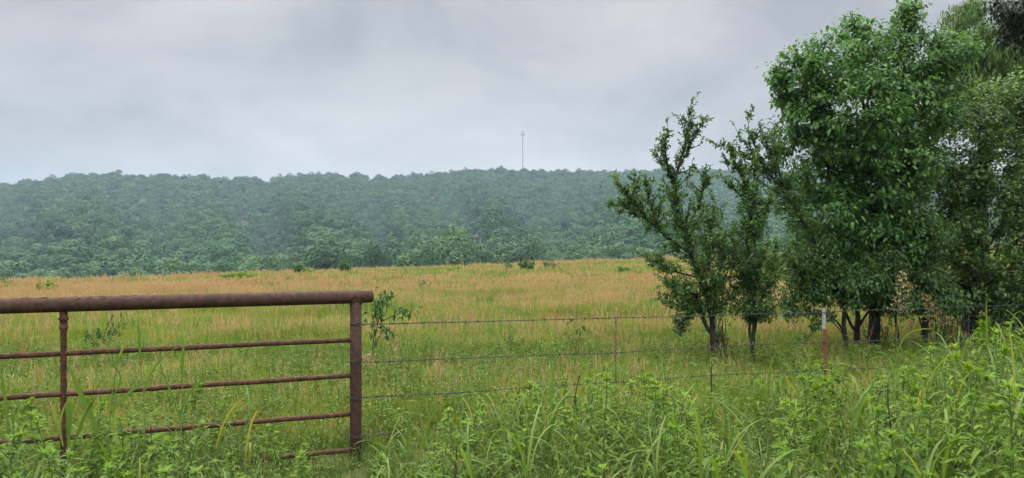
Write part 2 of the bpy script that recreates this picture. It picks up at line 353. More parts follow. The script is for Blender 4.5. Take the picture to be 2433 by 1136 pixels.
# --- far woods
def crown_mesh(nq, size, lobes=9, sp=1.7, rl=(1.5, 2.5), jit=.27):
    mb = MB(); c = rng.normal(0, 1, (lobes, 3)) * np.array((sp, sp, sp * .7)); c[:, 2] += 5.4
    rr = rng.uniform(*rl, lobes)
    k = rng.integers(0, lobes, nq); d = rdir(nq); d[:, 2] = np.abs(d[:, 2]) * rng.choice([1, 1, -.8], nq); d = unit(d)
    P = c[k] + d * (rr[k] * rng.uniform(.82, 1.08, nq))[:, None]; P[:, 2] = np.maximum(P[:, 2], .8 + rng.uniform(0, .6, nq))
    nrm = unit(d + rng.normal(0, jit, (nq, 3)))
    a = unit(np.cross(nrm, rdir(nq))); b = np.cross(nrm, a)
    s = size * rng.uniform(.6, 1.3, (nq, 1))
    V = np.stack([P - a * s, P - b * s * .8 + a * .3 * s, P + a * s, P + b * s * .8 - a * .2 * s], 1)
    mb.add(V, [np.arange(nq * 4).reshape(-1, 4)])
    return mb
far_crowns = [proto(crown_mesh(620, .46, 6, 1.15, (1.8, 2.7), .16), 'woodland_crown', M['forest']) for _ in range(8)]
def in_woods(n):
    Y = np.sqrt(rng.uniform(196 ** 2, 1000 ** 2, n)); u = rng.uniform(-.86, .86, n)
    ok = (Y < ridge_dist(CX + F * u) * 1.03) & (Y > 212 + 10 * np.sin(u * 19))
    return u[ok] * Y[ok], Y[ok]
X, Y = in_woods(30000)
s = np.clip(rng.normal(.82, .2, len(X)), .45, 1.4)
s = np.where((X / Y * F + CX > 622) & (X / Y * F + CX < 648) & (Y > 680), s * .75, s)
P = np.stack([X, Y, ground_z(X, Y) - .8], -1)
forest = scatter('forest', P, far_crowns, np.stack([s * rng.uniform(.85, 1.2, len(X)), s * rng.uniform(.85, 1.2, len(X)), s], -1), tilt=.06)
tag(forest, 'dense dark green woodland covering the hazy ridge beyond the field', 'forest', kind='stuff')

# --- meadow
def tuft(n, h, w, mat_tan=0, spread=.13, seg=3):
    mb = MB(); r = spread * np.sqrt(rng.uniform(0, 1, n)); a = rng.uniform(0, 6.283, n)
    P = np.stack([r * np.cos(a), r * np.sin(a), np.full(n, -.03)], -1)
    blades(mb, P, a + rng.normal(0, .7, n), h * rng.uniform(.55, 1.1, n), w * rng.uniform(.7, 1.3, n), rng.uniform(.02, .35, n), rng.uniform(.2, 1.3, n), seg)
    if mat_tan:
        k = mat_tan; r = spread * np.sqrt(rng.uniform(0, 1, k)); a = rng.uniform(0, 6.283, k)
        P = np.stack([r * np.cos(a), r * np.sin(a), np.full(k, 0.0)], -1)
        hh = h * rng.uniform(1.0, 1.5, k); ln = rng.uniform(.02, .22, k)
        blades(mb, P, a, hh, w * .55, ln, .15, 2, m=1, base=1)
        T = P + np.stack([np.cos(a) * np.sin(ln) * hh, np.sin(a) * np.sin(ln) * hh, np.cos(ln) * hh], -1) * .62
        for q in range(5):      # the seed heads
            blades(mb, T + np.array((0, 0, 1)) * (hh * .075 * q)[:, None], rng.uniform(0, 6.283, k), hh * rng.uniform(.12, .22, k), w * 1.25, rng.uniform(.1, .6, k), .2, 2, m=1, base=.6)
    return mb
G2 = [M['grass'], M['tan']]
near_green = [proto(tuft(34, .42, .0085), 'meadow_tuft', G2) for _ in range(5)]
near_tan = [proto(tuft(26, .38, .0085, 4), 'seeding_tuft', G2) for _ in range(4)]
far_green = [proto(tuft(22, .36, .022, spread=.28), 'far_tuft', G2) for _ in range(4)]
far_tan = [proto(tuft(14, .30, .020, 7, spread=.28), 'far_seeding_tuft', G2) for _ in range(4)]
def forb():
    mb = MB(); n = 5; a = rng.uniform(0, 6.28, n); B = np.stack([.06 * np.cos(a), .06 * np.sin(a), np.zeros(n)], -1)
    Tp = B + np.stack([.10 * np.cos(a), .10 * np.sin(a), rng.uniform(.28, .5, n)], -1)
    prisms(mb, B, Tp, .003, .0015, 0)
    k = 70; t = rng.uniform(.25, 1, k); j = rng.integers(0, n, k); P = B[j] * (1 - t)[:, None] + Tp[j] * t[:, None]
    D = rdir(k); D[:, 2] = np.abs(D[:, 2]) * .7 + .1
    leaves(mb, P, D, rdir(k) + np.array((0, 0, 1.5)), rng.uniform(.03, .07, k), rng.uniform(.010, .02, k), .3, 0)
    k = 1; j = rng.integers(0, n, k); leaves(mb, Tp[j] + rng.normal(0, .03, (k, 3)), rdir(k), np.array((0, 0, 1.0)) + rng.normal(0, .3, (k, 3)), .011, .010, 0, 1)
    return mb
forbs = [proto(forb(), 'meadow_forb', [M['forb'], M['flower']]) for _ in range(4)]
def stalks():
    mb = MB(); k = 7; a = rng.uniform(0, 6.28, k); r = .10 * rng.uniform(0, 1, k); P = np.stack([r * np.cos(a), r * np.sin(a), 0 * a], -1)
    blades(mb, P, a, rng.uniform(.45, .95, k), .006, rng.uniform(.02, .25, k), .15, 2, m=0, base=1)
    for q in range(3): blades(mb, P + np.stack([np.cos(a) * .04, np.sin(a) * .04, .38 + .12 * q + 0 * a], -1), rng.uniform(0, 6.28, k), rng.uniform(.08, .18, k), .009, rng.uniform(.2, .7, k), .2, 2, m=0)
    return mb
def patch(x, y, sc, seed):
    return vnoise(x / sc + 100 + 0.6 * vnoise(y / sc + 20, seed + 1), seed) * .6 + vnoise(y / sc * 1.7 + 300 + .5 * vnoise(x / sc, seed + 2), seed + 3) * .6
def sstep(a, b, x): t = np.clip((x - a) / (b - a), 0, 1); return t * t * (3 - 2 * t)
def tan_share(x, y):
    u = x / y; end = np.interp(u, [-.7, -.3, 0, .3, .7], [52, 46, 42, 42, 42])
    v = sstep(18, 31, y + 4.5 * patch(x, y, 5, 30)) * (1 - sstep(end - 8, end + 16, y + 7 * patch(x, y, 6, 40)))
    return .04 + .46 * v * (.75 + .5 * np.clip(patch(x, y, 7, 55), -1, 1)) + .16 * (1 - v) * np.clip(patch(x, y, 4, 60), 0, 1) * sstep(9, 16, y) + .08 * sstep(70, 90, y)
def meadow(name, n, y0, y1, gr, tn, base):
    X, Y = wedge(n, y0, y1)
    ftan = rng.uniform(0, 1, n) < tan_share(X, Y)
    P = np.stack([X, Y, ground_z(X, Y)], -1)
    s = base * np.interp(Y, [6, 12, 18, 30], [.62, .56, .8, 1.0]) * rng.uniform(.75, 1.25, n) * (1 + .34 * np.clip(patch(X, Y, 2.2, 70), -1.3, 1.6))
    return P, ftan, np.clip(s, .4, 2)
gp, gs, gi_, tp, ts, ti = [], [], [], [], [], []
for (n, y0, y1, far, base) in ((15000, 6.5, 15, 0, .95), (17000, 15, 32, 0, 1.05), (14000, 30, 50, 1, 1.0), (22000, 50, 92, 1, 1.15), (9000, 92, 125, 1, 1.2)):
    P, ft, s = meadow('', n, y0, y1, None, None, base)
    gp.append(P[~ft]); gs.append(s[~ft]); gi_.append(rng.integers(0, 4, (~ft).sum()) + (5 if far else 0))
    tp.append(P[ft]); ts.append(s[ft]); ti.append(rng.integers(0, 4, ft.sum()) + (4 if far else 0))
mead = scatter('meadow_grass', np.concatenate(gp), near_green + far_green, np.concatenate(gs), np.concatenate(gi_), tilt=.08)
tag(mead, 'yellow green meadow grass filling the open field behind the fence', 'grass', kind='stuff')
dry = scatter('dry_grass', np.concatenate(tp), near_tan + far_tan, np.concatenate(ts), np.concatenate(ti), tilt=.08)
tag(dry, 'orange tan seeding grass in a band across the middle of the field', 'grass', kind='stuff')
brown = [proto(stalks(), 'dry_stalk', M['seed_red']) for _ in range(4)]
X, Y = wedge(520, 7.5, 34); bs = scatter('dry_stems', np.stack([X, Y, ground_z(X, Y)], -1), brown, rng.uniform(.5, 1.05, len(X)), tilt=.12)
tag(bs, 'thin reddish brown dry stems standing in the meadow grass', 'grass', kind='stuff')
X, Y = wedge(1700, 7.5, 26); ok = patch(X, Y, 3.5, 90) > -.15 + .03 * (Y - 8)
X, Y = X[ok], Y[ok]; X2, Y2 = wedge(1500, 6.4, 12.5); X, Y = np.concatenate([X, X2]), np.concatenate([Y, Y2])
fb = scatter('meadow_weeds', np.stack([X, Y, ground_z(X, Y)], -1), forbs, rng.uniform(.55, 1.15, len(X)), tilt=.2)
tag(fb, 'small pale flowering weeds mixed into the meadow grass behind the fence', 'weeds', kind='stuff')

# ------------------------------------------------------------------ trees at the edge of the field, far off
def edge_proto(k):
    mb = crown_mesh(2800, .25, lobes=13); tr = MB()
    tube(tr, [(0, 0, -1.5), (.1, .05, 1.5), (.15, 0, 4.5)], [.28, .22, .1], 7)
    for q in range(5):
        a = q * 1.26 + k; tube(tr, [(.1, .02, 1.4 + q * .3), (math.cos(a) * 1.2, math.sin(a) * 1.2, 3.6 + q * .3)], [.12, .04], 5)
    return mb.mesh('edge_crown', M['edge']), tr.mesh('edge_trunk', M['bark'])
edge_meshes = [edge_proto(k) for k in range(6)]
def edge_tree(px, Y, s, k, label, group):
    X = (px - CX) / F * Y
    t = thing('woodland_tree', (X, Y, float(ground_z(X, Y))), label, 'tree', group, rng.uniform(0, 6.28)); t.scale = (s * rng.uniform(.9, 1.25), s * rng.uniform(.9, 1.25), s)
    for nm, me in zip(('crown', 'trunk'), edge_meshes[k]):
        o = bpy.data.objects.new(nm, me); col.objects.link(o); o.parent = t
EG = 'trees along the far edge of the field'
EL = 'pale hazy green tree in the row where the far woods meet the field'
for j in range(80):
    px = -60 + j * 25 + rng.uniform(-16, 16)
    edge_tree(px, 178 + rng.uniform(0, 34) + 8 * math.sin(j * 1.9), float(np.interp(px, [0, 400, 750, 1050, 1300, 1500, 1900], [.95, .95, 1.2, 1.3, 1.1, 1.05, 1.0])) * rng.uniform(.72, 1.08), j % 6, EL, EG)
edge_tree(1075, 176, 1.5, 2, 'tall rounded tree standing highest in the far woodland edge, left of the mast', None)
edge_tree(770, 174, 1.3, 4, 'broad green tree of the far woodland edge just above the two small field bushes', None)

# ------------------------------------------------------------------ mast on the ridge
px = 1242; Yt = float(ridge_dist(px)) + 4; Xt = (px - CX) / F * Yt; zt = float(ground_z(Xt, Yt)); top = EYE + (HY - 312) / F * Yt
mast = thing('cell_tower', (Xt, Yt, zt), 'slender grey mast with antennas standing on the wooded ridge', 'tower')
H = top - zt
b = MB(); zz = np.linspace(0, H, 12); tube(b, np.stack([np.zeros(12), np.zeros(12), zz], -1), np.linspace(.62, .32, 12), 14)
for zf in (.25, .5, .75): tube(b, [(0, 0, H * zf - .2), (0, 0, H * zf + .2)], [.62 - .30 * zf + .08] * 2, 14)
b.build('pole', M['tower'], mast)
for zc, arm in ((H - .5, 2.4), (H - 3.7, 2.2)):
    b = MB(); a = np.linspace(0, 2 * np.pi, 25); ring = np.stack([np.cos(a) * arm * .8, np.sin(a) * arm * .8, np.full(25, zc)], -1); tube(b, ring, .12, 6, caps=False)
    for q in range(6): tube(b, [(0, 0, zc), (math.cos(q * 1.047) * arm, math.sin(q * 1.047) * arm, zc)], [.12, .1], 6)
    plat = b.build('antenna_platform', M['tower'], mast)
    for q in range(6 if arm < 2.3 else 3):
        p = MB(); x, y = math.cos(q * 1.047 * (1 if arm < 2.3 else 2)) * arm, math.sin(q * 1.047 * (1 if arm < 2.3 else 2)) * arm
        hh = 1.1 if arm < 2.3 else .35
        tube(p, [(x, y, zc - hh), (x, y, zc - hh * .9), (x, y, zc + hh * .9), (x, y, zc + hh)], [.16, .24, .24, .16], 8); p.build('antenna', M['tower'], plat)

# ------------------------------------------------------------------ pipe fence section
PX0, PY0 = -1.3212, 6.30                            # foot of the pipe post; the fence line runs off along (DX, DY)
DX, DY = .931, .365
def along(t, py=None, z=None):
    x, y = PX0 + DX * t, PY0 + DY * t
    return np.array((x, y, EYE - (py - HY) / F * y if z is None else z))
def t_of(px): u = (px - CX) / F; return (u * PY0 - PX0) / (DX - u * DY)
pipe = thing('pipe_fence', (PX0, PY0, float(ground_z(PX0, PY0))), 'rusty brown steel pipe fence panel with a thick top rail', 'fence')
inv = np.array(pipe.location)
def pb(mb, name, mat, parent=pipe, smooth=True):
    mb.v = [v - inv for v in mb.v]; return mb.build(name, mat, parent, smooth)
tl, tr_ = t_of(-420), t_of(884)
def line(t0, y0, t1, y1, n=14):
    A, B = along(t0, y0), along(t1, y1); s = np.linspace(0, 1, n)[:, None]; return A * (1 - s) + B * s
def flat_y(px, py_at, px_at): # follow the fence's own vanishing row from a known pixel
    z = along(t_of(px_at), py_at)[2]; return z
zt = along(t_of(845), 705.5)[2]
def rail_line(z0, t0, t1, n=16, dz=0): return np.array([along(t, z=z0 + dz * t) for t in np.linspace(t0, t1, n)])
b = MB()
Pt = rail_line(zt, tl, tr_, 30); r = np.full(30, .056); r[-1] = .050
Pt = np.concatenate([Pt, Pt[-1:] + (Pt[-1] - Pt[-2]) / np.linalg.norm(Pt[-1] - Pt[-2]) * .008]); r = np.append(r, .036)
tube(b, Pt, r, 20); rail = pb(b, 'top_rail', M['rust'])
b = MB()                                            # raised rust flakes, scabs of weld spatter and torn tape along the rail
for q in range(46):
    t = rng.uniform(t_of(60), t_of(345)) if q < 36 else rng.uniform(t_of(345), t_of(840)); c = along(t, z=zt); a = rng.uniform(-.4, 1.9)
    p = c + np.array((0.365 * math.cos(a) * .0565 * 1, -.931 * math.cos(a) * .0565, math.sin(a) * .0565))
    m_ = rng.uniform(.012, .035); tn = np.array((-.365 * math.sin(a), .931 * math.sin(a), math.cos(a))); d = np.array((DX, DY, 0)) * rng.normal() * m_ + tn * rng.normal() * m_ * .35
    tube(b, [p - d, p + tn * rng.normal() * .005, p + d * .6], [.0016, .0032, .0015], 5)
o = pb(b, 'rust_flakes', M['rust_thin'], rail)
b = MB(); fx, fy = PX0, PY0; gz = float(ground_z(fx, fy))
tube(b, [(fx, fy, gz - .25), (fx, fy, gz + .3), (fx, fy, gz + .8), (fx, fy, zt - .03)], .049, 20); post = pb(b, 'post', M['rust'])
b = MB(); a = np.linspace(0, 2 * np.pi, 33)          # weld bead where the post meets the rail
nx, ny = .365, -.931
bead = np.stack([fx + .051 * np.cos(a) * DX + .051 * np.sin(a) * nx, fy + .051 * np.cos(a) * DY + .051 * np.sin(a) * ny, zt - np.sqrt(np.maximum(.057 ** 2 - (.051 * np.sin(a)) ** 2, 1e-5)) * .98], -1)
tube(b, bead, .006 * (1 + .3 * rng.normal(size=33)), 6, caps=False); pb(b, 'weld_bead', M['rust_thin'], post)
for (yr, px_r) in ((808, 825), (893, 825), (984, 825), (1070, 825)):
    z0 = along(t_of(px_r), yr)[2]
    b = MB(); P = rail_line(z0, tl, -.03, 24); P[:, 2] += .0015 * np.sin(np.arange(24) * .9 + yr)
    tube(b, P, .0205, 12); pb(b, 'rail', M['rust_thin'])
tu = t_of(151); u0 = along(tu, z=0)
b = MB(); zz = [gz - .2, gz + .3, gz + .7, zt - .21, zt - .19, zt - .175, zt - .16, zt - .15, zt - .118, zt - .112, zt - .10, zt - .094, zt - .05]
rr = [.021, .021, .021, .021, .024, .030, .030, .025, .025, .034, .034, .027, .027]
tube(b, [(u0[0], u0[1], z) for z in zz], rr, 14); pb(b, 'upright', M['rust_thin'])
ties = []
for yw in (769, 858, 944, 1035):                    # loops of fence wire tied round the post
    z0 = along(0, yw)[2]
    b = MB()
    for q in range(3):
        aa = np.linspace(0, 2 * np.pi, 25); rw = .0525
        tube(b, np.stack([fx + rw * np.cos(aa), fy + rw * np.sin(aa), z0 + (q - 1) * .008 + .006 * np.sin(aa * 2 + q)], -1), .0026, 5, caps=False)
    ties.append(b)

# ------------------------------------------------------------------ barbed wire fence
bw = thing('barbed_wire_fence', (PX0 + .06, PY0 + .02, gz), 'barbed wire fence of four strands strung from the pipe post past a red steel post', 'fence')
inv_b = np.array(bw.location)
def bb(mb, name, mat, parent=bw, smooth=False):
    mb.v = [v - inv_b for v in mb.v]; return mb.build(name, mat, parent, smooth)
for b in ties: bb(b, 'wire_tie', M['wire'])
STR = {0: [(862, 769), (1160, 762), (1463, 755), (1700, 748), (1960, 741), (2200, 733), (2433, 725), (2900, 712)],
       1: [(862, 859), (1160, 850), (1463, 838), (1700, 826), (1960, 812), (2200, 803), (2433, 795), (2900, 780)],
       2: [(862, 945), (1160, 929), (1463, 908), (1700, 891), (1960, 880), (2200, 870), (2433, 860), (2900, 845)],
       3: [(862, 1036), (1160, 1009), (1463, 985), (1700, 965), (1960, 950), (2200, 938), (2433, 925), (2900, 905)]}
def strand_pt(k, px):
    py = np.interp(px, [p[0] for p in STR[k]], [p[1] for p in STR[k]]); return along(t_of(px), py)
for k in STR:
    t = np.arange(.05, t_of(2800), .022); pxs = CX + F * (PX0 + DX * t) / (PY0 + DY * t)
    C = np.array([along(a, np.interp(p, [q[0] for q in STR[k]], [q[1] for q in STR[k]])) for a, p in zip(t, pxs)])
    C[:, 2] += .004 * vnoise(t * 1.2 + k * 31, 8); C[:, 1] += .006 * vnoise(t * 2.1 + k * 17, 9)
    slack = np.exp(-t / .5); ph = t / .055 * 2 * np.pi * (1 + .0 * slack)
    b = MB()
    for s in (0, np.pi):
        off = (.0028 + .005 * slack)[:, None] * np.stack([0 * ph, np.cos(ph + s), np.sin(ph + s)], -1)
        tube(b, C + off, .0030, 4)
    nb = np.arange(6 + k, len(t) - 1, 6) + rng.integers(-1, 1, len(np.arange(6 + k, len(t) - 1, 6)))
    nb = np.concatenate([nb, rng.integers(2, 30, 7)])
    for s in range(2):
        d = rdir(len(nb)); d = unit(d - np.array((DX, DY, 0)) * (d @ np.array((DX, DY, 0)))[:, None] * .7)
        prisms(b, C[nb] - d * .015, C[nb] + d * .015, .0026, .0020)
    prisms(b, C[nb] - np.array((DX, DY, 0)) * .006, C[nb] + np.array((DX, DY, 0)) * .006, .0072, .0072)
    bb(b, 'wire', M['wire'])
for px, y0, y1 in ((1463, 752, 908), (2302, 727, 806)):
    b = MB(); t = np.linspace(0, 1, 60); A, B = along(t_of(px), y0), along(t_of(px + (0 if px < 2000 else 1)), y1)
    for s in (0, np.pi):
        P = A[None] * (1 - t)[:, None] + B[None] * t[:, None]; P[:, 0] += .0065 * np.cos(t * 44 + s); P[:, 1] += .0065 * np.sin(t * 44 + s)
        tube(b, P, .0024, 4)
    bb(b, 'twisted_stay', M['wire'])
b = MB(); A, B = along(t_of(1690), 872), along(t_of(1689), 1010); tube(b, [A, (A + B) / 2 + .004, B], .006, 6); bb(b, 'twisted_stay', M['dead'])
# the steel T post with its white top
t0 = t_of(1960); c = along(t0, z=0); gz2 = float(ground_z(c[0], c[1])); zt2 = along(t0, 733)[2]; zw = along(t0, 783)[2]
def tee(mb, z0, z1, sc=1.0):
    pr = np.array([(-.019, -.004), (-.019, .0), (-.003, .001), (-.002, .030), (.002, .030), (.003, .001), (.019, .0), (.019, -.004)]) * sc
    x = c[0] + pr[:, 0] * .98 + pr[:, 1] * .25; y = c[1] + .03 - pr[:, 0] * .25 + pr[:, 1] * .98; n = 8
    Vv = np.concatenate([np.stack([x, y, np.full(n, z0)], -1), np.stack([x + .012 * (z1 - z0), y, np.full(n, z1)], -1)])
    k = np.arange(n); k2 = (k + 1) % n
    mb.add(Vv, [np.stack([k, k2, n + k2, n + k], -1), np.arange(n)[None, ::-1], (np.arange(n) + n)[None]])
b = MB(); tee(b, gz2 - .3, zw)
for z in np.arange(gz2 + .2, zw - .02, .055): tube(b, [(c[0] - .006, c[1] + .022, z), (c[0] + .006, c[1] + .022, z)], [.007, .007], 5)
tp_ = bb(b, 'steel_post', M['post_red'])
b = MB(); tee(b, zw, zt2, 1.04)
for z in np.arange(zw + .02, zt2 - .02, .055): tube(b, [(c[0] - .006, c[1] + .022, z), (c[0] + .006, c[1] + .022, z)], [.007, .007], 5)
bb(b, 'white_top', M['post_white'], tp_)
for k in range(3):
    b = MB(); p = strand_pt(k, 1960); aa = np.linspace(0, 2 * np.pi, 13)
    tube(b, np.stack([p[0] + .024 * np.cos(aa), p[1] + .025 + .028 * np.sin(aa), p[2] + .006 * np.sin(aa)], -1), .002, 4, caps=False); bb(b, 'post_clip', M['wire'], tp_)

# ------------------------------------------------------------------ near trees
def polyline(pts, Y, step=.05):
    """pts: (px, py, depth offset)."""
    P = np.array([at(p[0], p[1], Y, p[2] if len(p) > 2 else 0.0) for p in pts])
    d = np.concatenate([[0], np.cumsum(np.linalg.norm(np.diff(P, axis=0), axis=1))]); n = max(int(d[-1] / step), 3)
    s = np.linspace(0, d[-1], n); Q = np.stack([np.interp(s, d, P[:, k]) for k in range(3)], -1)
    for _ in range(3): Q[1:-1] = (Q[:-2] + Q[1:-1] * 2 + Q[2:]) / 4
    w = np.stack([vnoise(s * 3 + rng.uniform(0, 900), 21), vnoise(s * 3 + rng.uniform(0, 900), 22), 0 * s], -1) * .018
    return Q + w * np.minimum(s, .5)[:, None]
def tree_thing(name, base, label, cat, tr, lf, lmat, group=None):
    t = thing(name, base, label, cat, group); inv = np.array(t.location)
    for mb, nm, mt in ((tr, 'trunk', M['bark']), (lf, 'crown', lmat)):
        mb.v = [v - inv for v in mb.v]; mb.build(nm, mt, t, nm == 'trunk')
    return t
def leafy_limbs(tr, lf, limbs, leaf, per_m=34, side=1.0, fill=(), Yf=11.0, nfill=0):
    """limbs: (polyline, r0, r1, start of leaves 0..1, twig length). Side branches and twigs with small leaves."""
    for P, r0, r1, t0, tl in limbs:
        n = len(P); ss = np.linspace(0, 1, n)
        tube(tr, P, r0 + (r1 - r0) * ss ** .8, 8 if r0 > .03 else 6, rough=.05)
        T = unit(np.gradient(P, axis=0)); ln = np.linalg.norm(np.diff(P, axis=0), axis=1).sum()
        nodes, tang, lim = [P], [T], [np.full(n, tl)]
        nsec = int(ln * 7 * side)
        for _ in range(nsec):
            k = int(rng.uniform(t0 * .9, .97) * (n - 1)); d = unit(T[k] * .55 + rdir(1)[0] * .8 + np.array((0, 0, .3)))
            sl = tl * rng.uniform(.6, 1.7) * (1.35 - 1.0 * k / n); m = max(int(sl / .05), 3)
            Q = P[k] + d * np.linspace(0, sl, m)[:, None] + np.array((0, 0, 1)) * (np.linspace(0, 1, m) ** 2 * sl * .2)[:, None]
            tube(tr, Q, np.linspace(.011, .004, m), 4); nodes.append(Q); tang.append(np.repeat(d[None], m, 0)); lim.append(np.full(m, tl * .75))
        A = np.concatenate(nodes); B = np.concatenate(tang); C = np.concatenate(lim)
        first = int(t0 * n); ok = np.ones(len(A), bool); ok[:first] = False
        A, B, C = A[ok], B[ok], C[ok]
        nt_ = int(len(A) * .05 * per_m); j = rng.integers(0, len(A), nt_)
        d = unit(B[j] * .7 + rdir(nt_) * .75 + np.array((0, 0, .25))); L_ = C[j] * rng.uniform(.2, .8, nt_) 
        prisms(tr, A[j], A[j] + d * L_[:, None], .0032, .0012)
        kk = 9; t = np.tile(np.linspace(.15, 1, kk), (nt_, 1)); P0 = (A[j][:, None] + d[:, None] * (L_[:, None] * t)[..., None]).reshape(-1, 3)
        D = unit(np.repeat(d, kk, 0) * .6 + rdir(nt_ * kk)); U = rdir(nt_ * kk) * .8 + np.array((0, 0, 1.0))
        leaves(lf, P0, D, U, leaf * rng.uniform(.7, 1.3, len(P0)), leaf * .55 * rng.uniform(.8, 1.2, len(P0)), .15)
    if nfill:
        nodes = np.concatenate([l[0][int(len(l[0]) * max(l[3] * .7, .1)):] for l in limbs])
        wgt = np.array([l[3] * l[4] for l in fill], float); k = rng.choice(len(fill), nfill, p=wgt / wgt.sum()); d = rdir(nfill) * (rng.uniform(0, 1, nfill) ** .42)[:, None]
        T = np.array([at(fill[q][0], fill[q][1], Yf, fill[q][2]) for q in k]) + d * np.array([(fill[q][3] / F * Yf, .45 * (fill[q][3] + fill[q][4]) / F * Yf, fill[q][4] / F * Yf) for q in k])
        for rnd in range(2):
            sub = T[: nfill // 6] if rnd == 0 else T[nfill // 6:]
            idx = np.array([np.argmin(np.linalg.norm(nodes - t, axis=1) + np.clip(nodes[:, 2] - t[2], 0, None)) for t in sub]); A = nodes[idx]
            if rnd == 0:
                for a, t in zip(A, sub):
                    Q = a + (t - a) * np.linspace(0, 1, 6)[:, None] + np.array((0, 0, .06)) * np.sin(np.linspace(0, np.pi, 6))[:, None]; tube(tr, Q, np.linspace(.009, .003, 6), 4); nodes = np.concatenate([nodes, Q[2:]])
            else: prisms(tr, A, sub, .0035, .0012)
            n_ = len(sub); kk = 11; t = rng.uniform(.35, 1.08, (n_, kk)); P0 = (A[:, None] + (sub - A)[:, None] * t[..., None]).reshape(-1, 3) + rng.normal(0, .025, (n_ * kk, 3))
            D = unit(np.repeat(unit(sub - A), kk, 0) * .5 + rdir(n_ * kk)); leaves(lf, P0, D, rdir(n_ * kk) * .8 + np.array((0, 0, 1.0)), leaf * rng.uniform(.7, 1.3, len(P0)), leaf * .55, .15)
# tree A: the small open tree with tall leaders
YA = 11.1
gA = lambda px, Y: float(ground_z((px - CX) / F * Y, Y))
tr, lf = MB(), MB()
la = [(polyline([(1702, 893), (1697, 840), (1693, 800), (1692, 756), (1680, 700), (1658, 650)], YA), .050, .036, .75, .28),
      (polyline([(1697, 800), (1676, 775), (1668, 735), (1655, 700)], YA, ), .035, .022, .6, .25),
      (polyline([(1658, 650), (1632, 580), (1610, 505), (1600, 440), (1612, 395), (1626, 350), (1636, 300), (1645, 243)], YA), .040, .004, .05, .26),
      (polyline([(1612, 400), (1640, 345), (1660, 310), (1680, 281)], YA), .014, .003, .1, .16),
      (polyline([(1602, 450), (1588, 400), (1580, 350), (1584, 286)], YA), .016, .003, .1, .17),
      (polyline([(1600, 430), (1575, 390), (1552, 368, .1)], YA), .010, .003, .1, .16),
      (polyline([(1640, 600), (1590, 570, -.1), (1543, 528, -.2), (1505, 480, -.3), (1455, 420, -.3)], YA), .026, .004, .15, .25),
      (polyline([(1540, 525, -.2), (1500, 500, -.2), (1450, 480, -.3)], YA), .012, .003, .1, .19),
      (polyline([(1570, 550, -.1), (1545, 480, 0), (1530, 420, 0)], YA), .014, .003, .15, .18),
      (polyline([(1500, 475, -.2), (1505, 450, -.2), (1508, 420, -.2)], YA), .009, .003, .1, .15),
      (polyline([(1625, 560), (1655, 500, .2), (1672, 440, .3), (1676, 385, .3)], YA), .020, .003, .15, .2),
      (polyline([(1672, 690), (1685, 600, .4), (1690, 530, .4), (1693, 470, .4)], YA), .025, .003, .2, .28),
      (polyline([(1660, 660), (1600, 645, .1), (1560, 625, .2), (1520, 606, .2)], YA), .020, .003, .15, .22),
      (polyline([(1655, 700), (1610, 690, -.3), (1575, 660, -.4), (1550, 645, -.4)], YA), .018, .003, .15, .22),
      (polyline([(1658, 720), (1620, 722, -.3), (1590, 725, -.3), (1572, 712, -.3)], YA), .018, .004, .1, .24),
      (polyline([(1655, 730), (1632, 760, -.4), (1615, 795, -.4)], YA), .014, .004, .2, .18),
      (polyline([(1685, 710), (1705, 660, -.4), (1725, 615, -.5), (1720, 560, -.5)], YA), .022, .003, .2, .28),
      (polyline([(1690, 740), (1720, 720, .4), (1745, 690, .4)], YA), .014, .003, .2, .22),
      (polyline([(1690, 760), (1700, 735, -.3), (1700, 700, -.4)], YA), .014, .003, .3, .24)]
leafy_limbs(tr, lf, la, .046, 34, 1.3, [(1640, 560, 0, 50, 68), (1692, 560, .2, 42, 88), (1665, 665, 0, 70, 58), (1605, 690, -.2, 48, 42), (1560, 530, -.1, 42, 34), (1610, 470, 0, 28, 55), (1705, 690, 0, 50, 55), (1614, 772, -.3, 26, 34), (1500, 470, -.2, 34, 34), (1560, 620, .1, 42, 22), (1655, 730, .2, 60, 30)], YA, 560)
tree_thing('tree', (*at(1702, 890, YA)[:2], gA(1702, YA)), 'small open tree with spiky leaning leaders, first trunk to the right of the twisted stay', 'tree', tr, lf, M['leaf_small'])
# tree B: the narrower one beside it
YB = 10.9
tr, lf = MB(), MB()
lb = [(polyline([(1791, 900), (1790, 850), (1788, 800), (1797, 750), (1790, 690), (1780, 620), (1782, 540), (1783, 480), (1762, 420), (1748, 392), (1728, 345)], YB), .043, .004, .42, .24),
      (polyline([(1787, 815), (1779, 790), (1783, 760), (1770, 720)], YB), .026, .01, .5, .24),
      (polyline([(1795, 750), (1815, 700, .2), (1835, 640, .3), (1850, 590, .3)], YB), .022, .004, .2, .26),
      (polyline([(1790, 700), (1765, 640, -.3), (1748, 590, -.3), (1735, 540, -.3)], YB), .020, .004, .15, .26),
      (polyline([(1782, 600), (1800, 540, -.2), (1815, 500, -.2), (1835, 470, -.2)], YB), .016, .003, .15, .2),
      (polyline([(1784, 520), (1765, 470, .2), (1735, 440, .2), (1712, 420, .2)], YB), .014, .003, .15, .18),
      (polyline([(1784, 500), (1790, 450, .2), (1795, 400, .2), (1790, 370)], YB), .012, .003, .15, .16),
      (polyline([(1795, 740), (1780, 700, .4), (1765, 670, .5)], YB), .014, .003, .2, .26),
      (polyline([(1796, 760), (1820, 740, -.3), (1850, 720, -.3)], YB), .014, .003, .2, .22),
      (polyline([(1792, 690), (1800, 650, -.4), (1805, 600, -.5)], YB), .016, .003, .2, .28),
      (polyline([(1770, 415), (1745, 402), (1722, 385)], YB), .008, .003, .1, .14)]
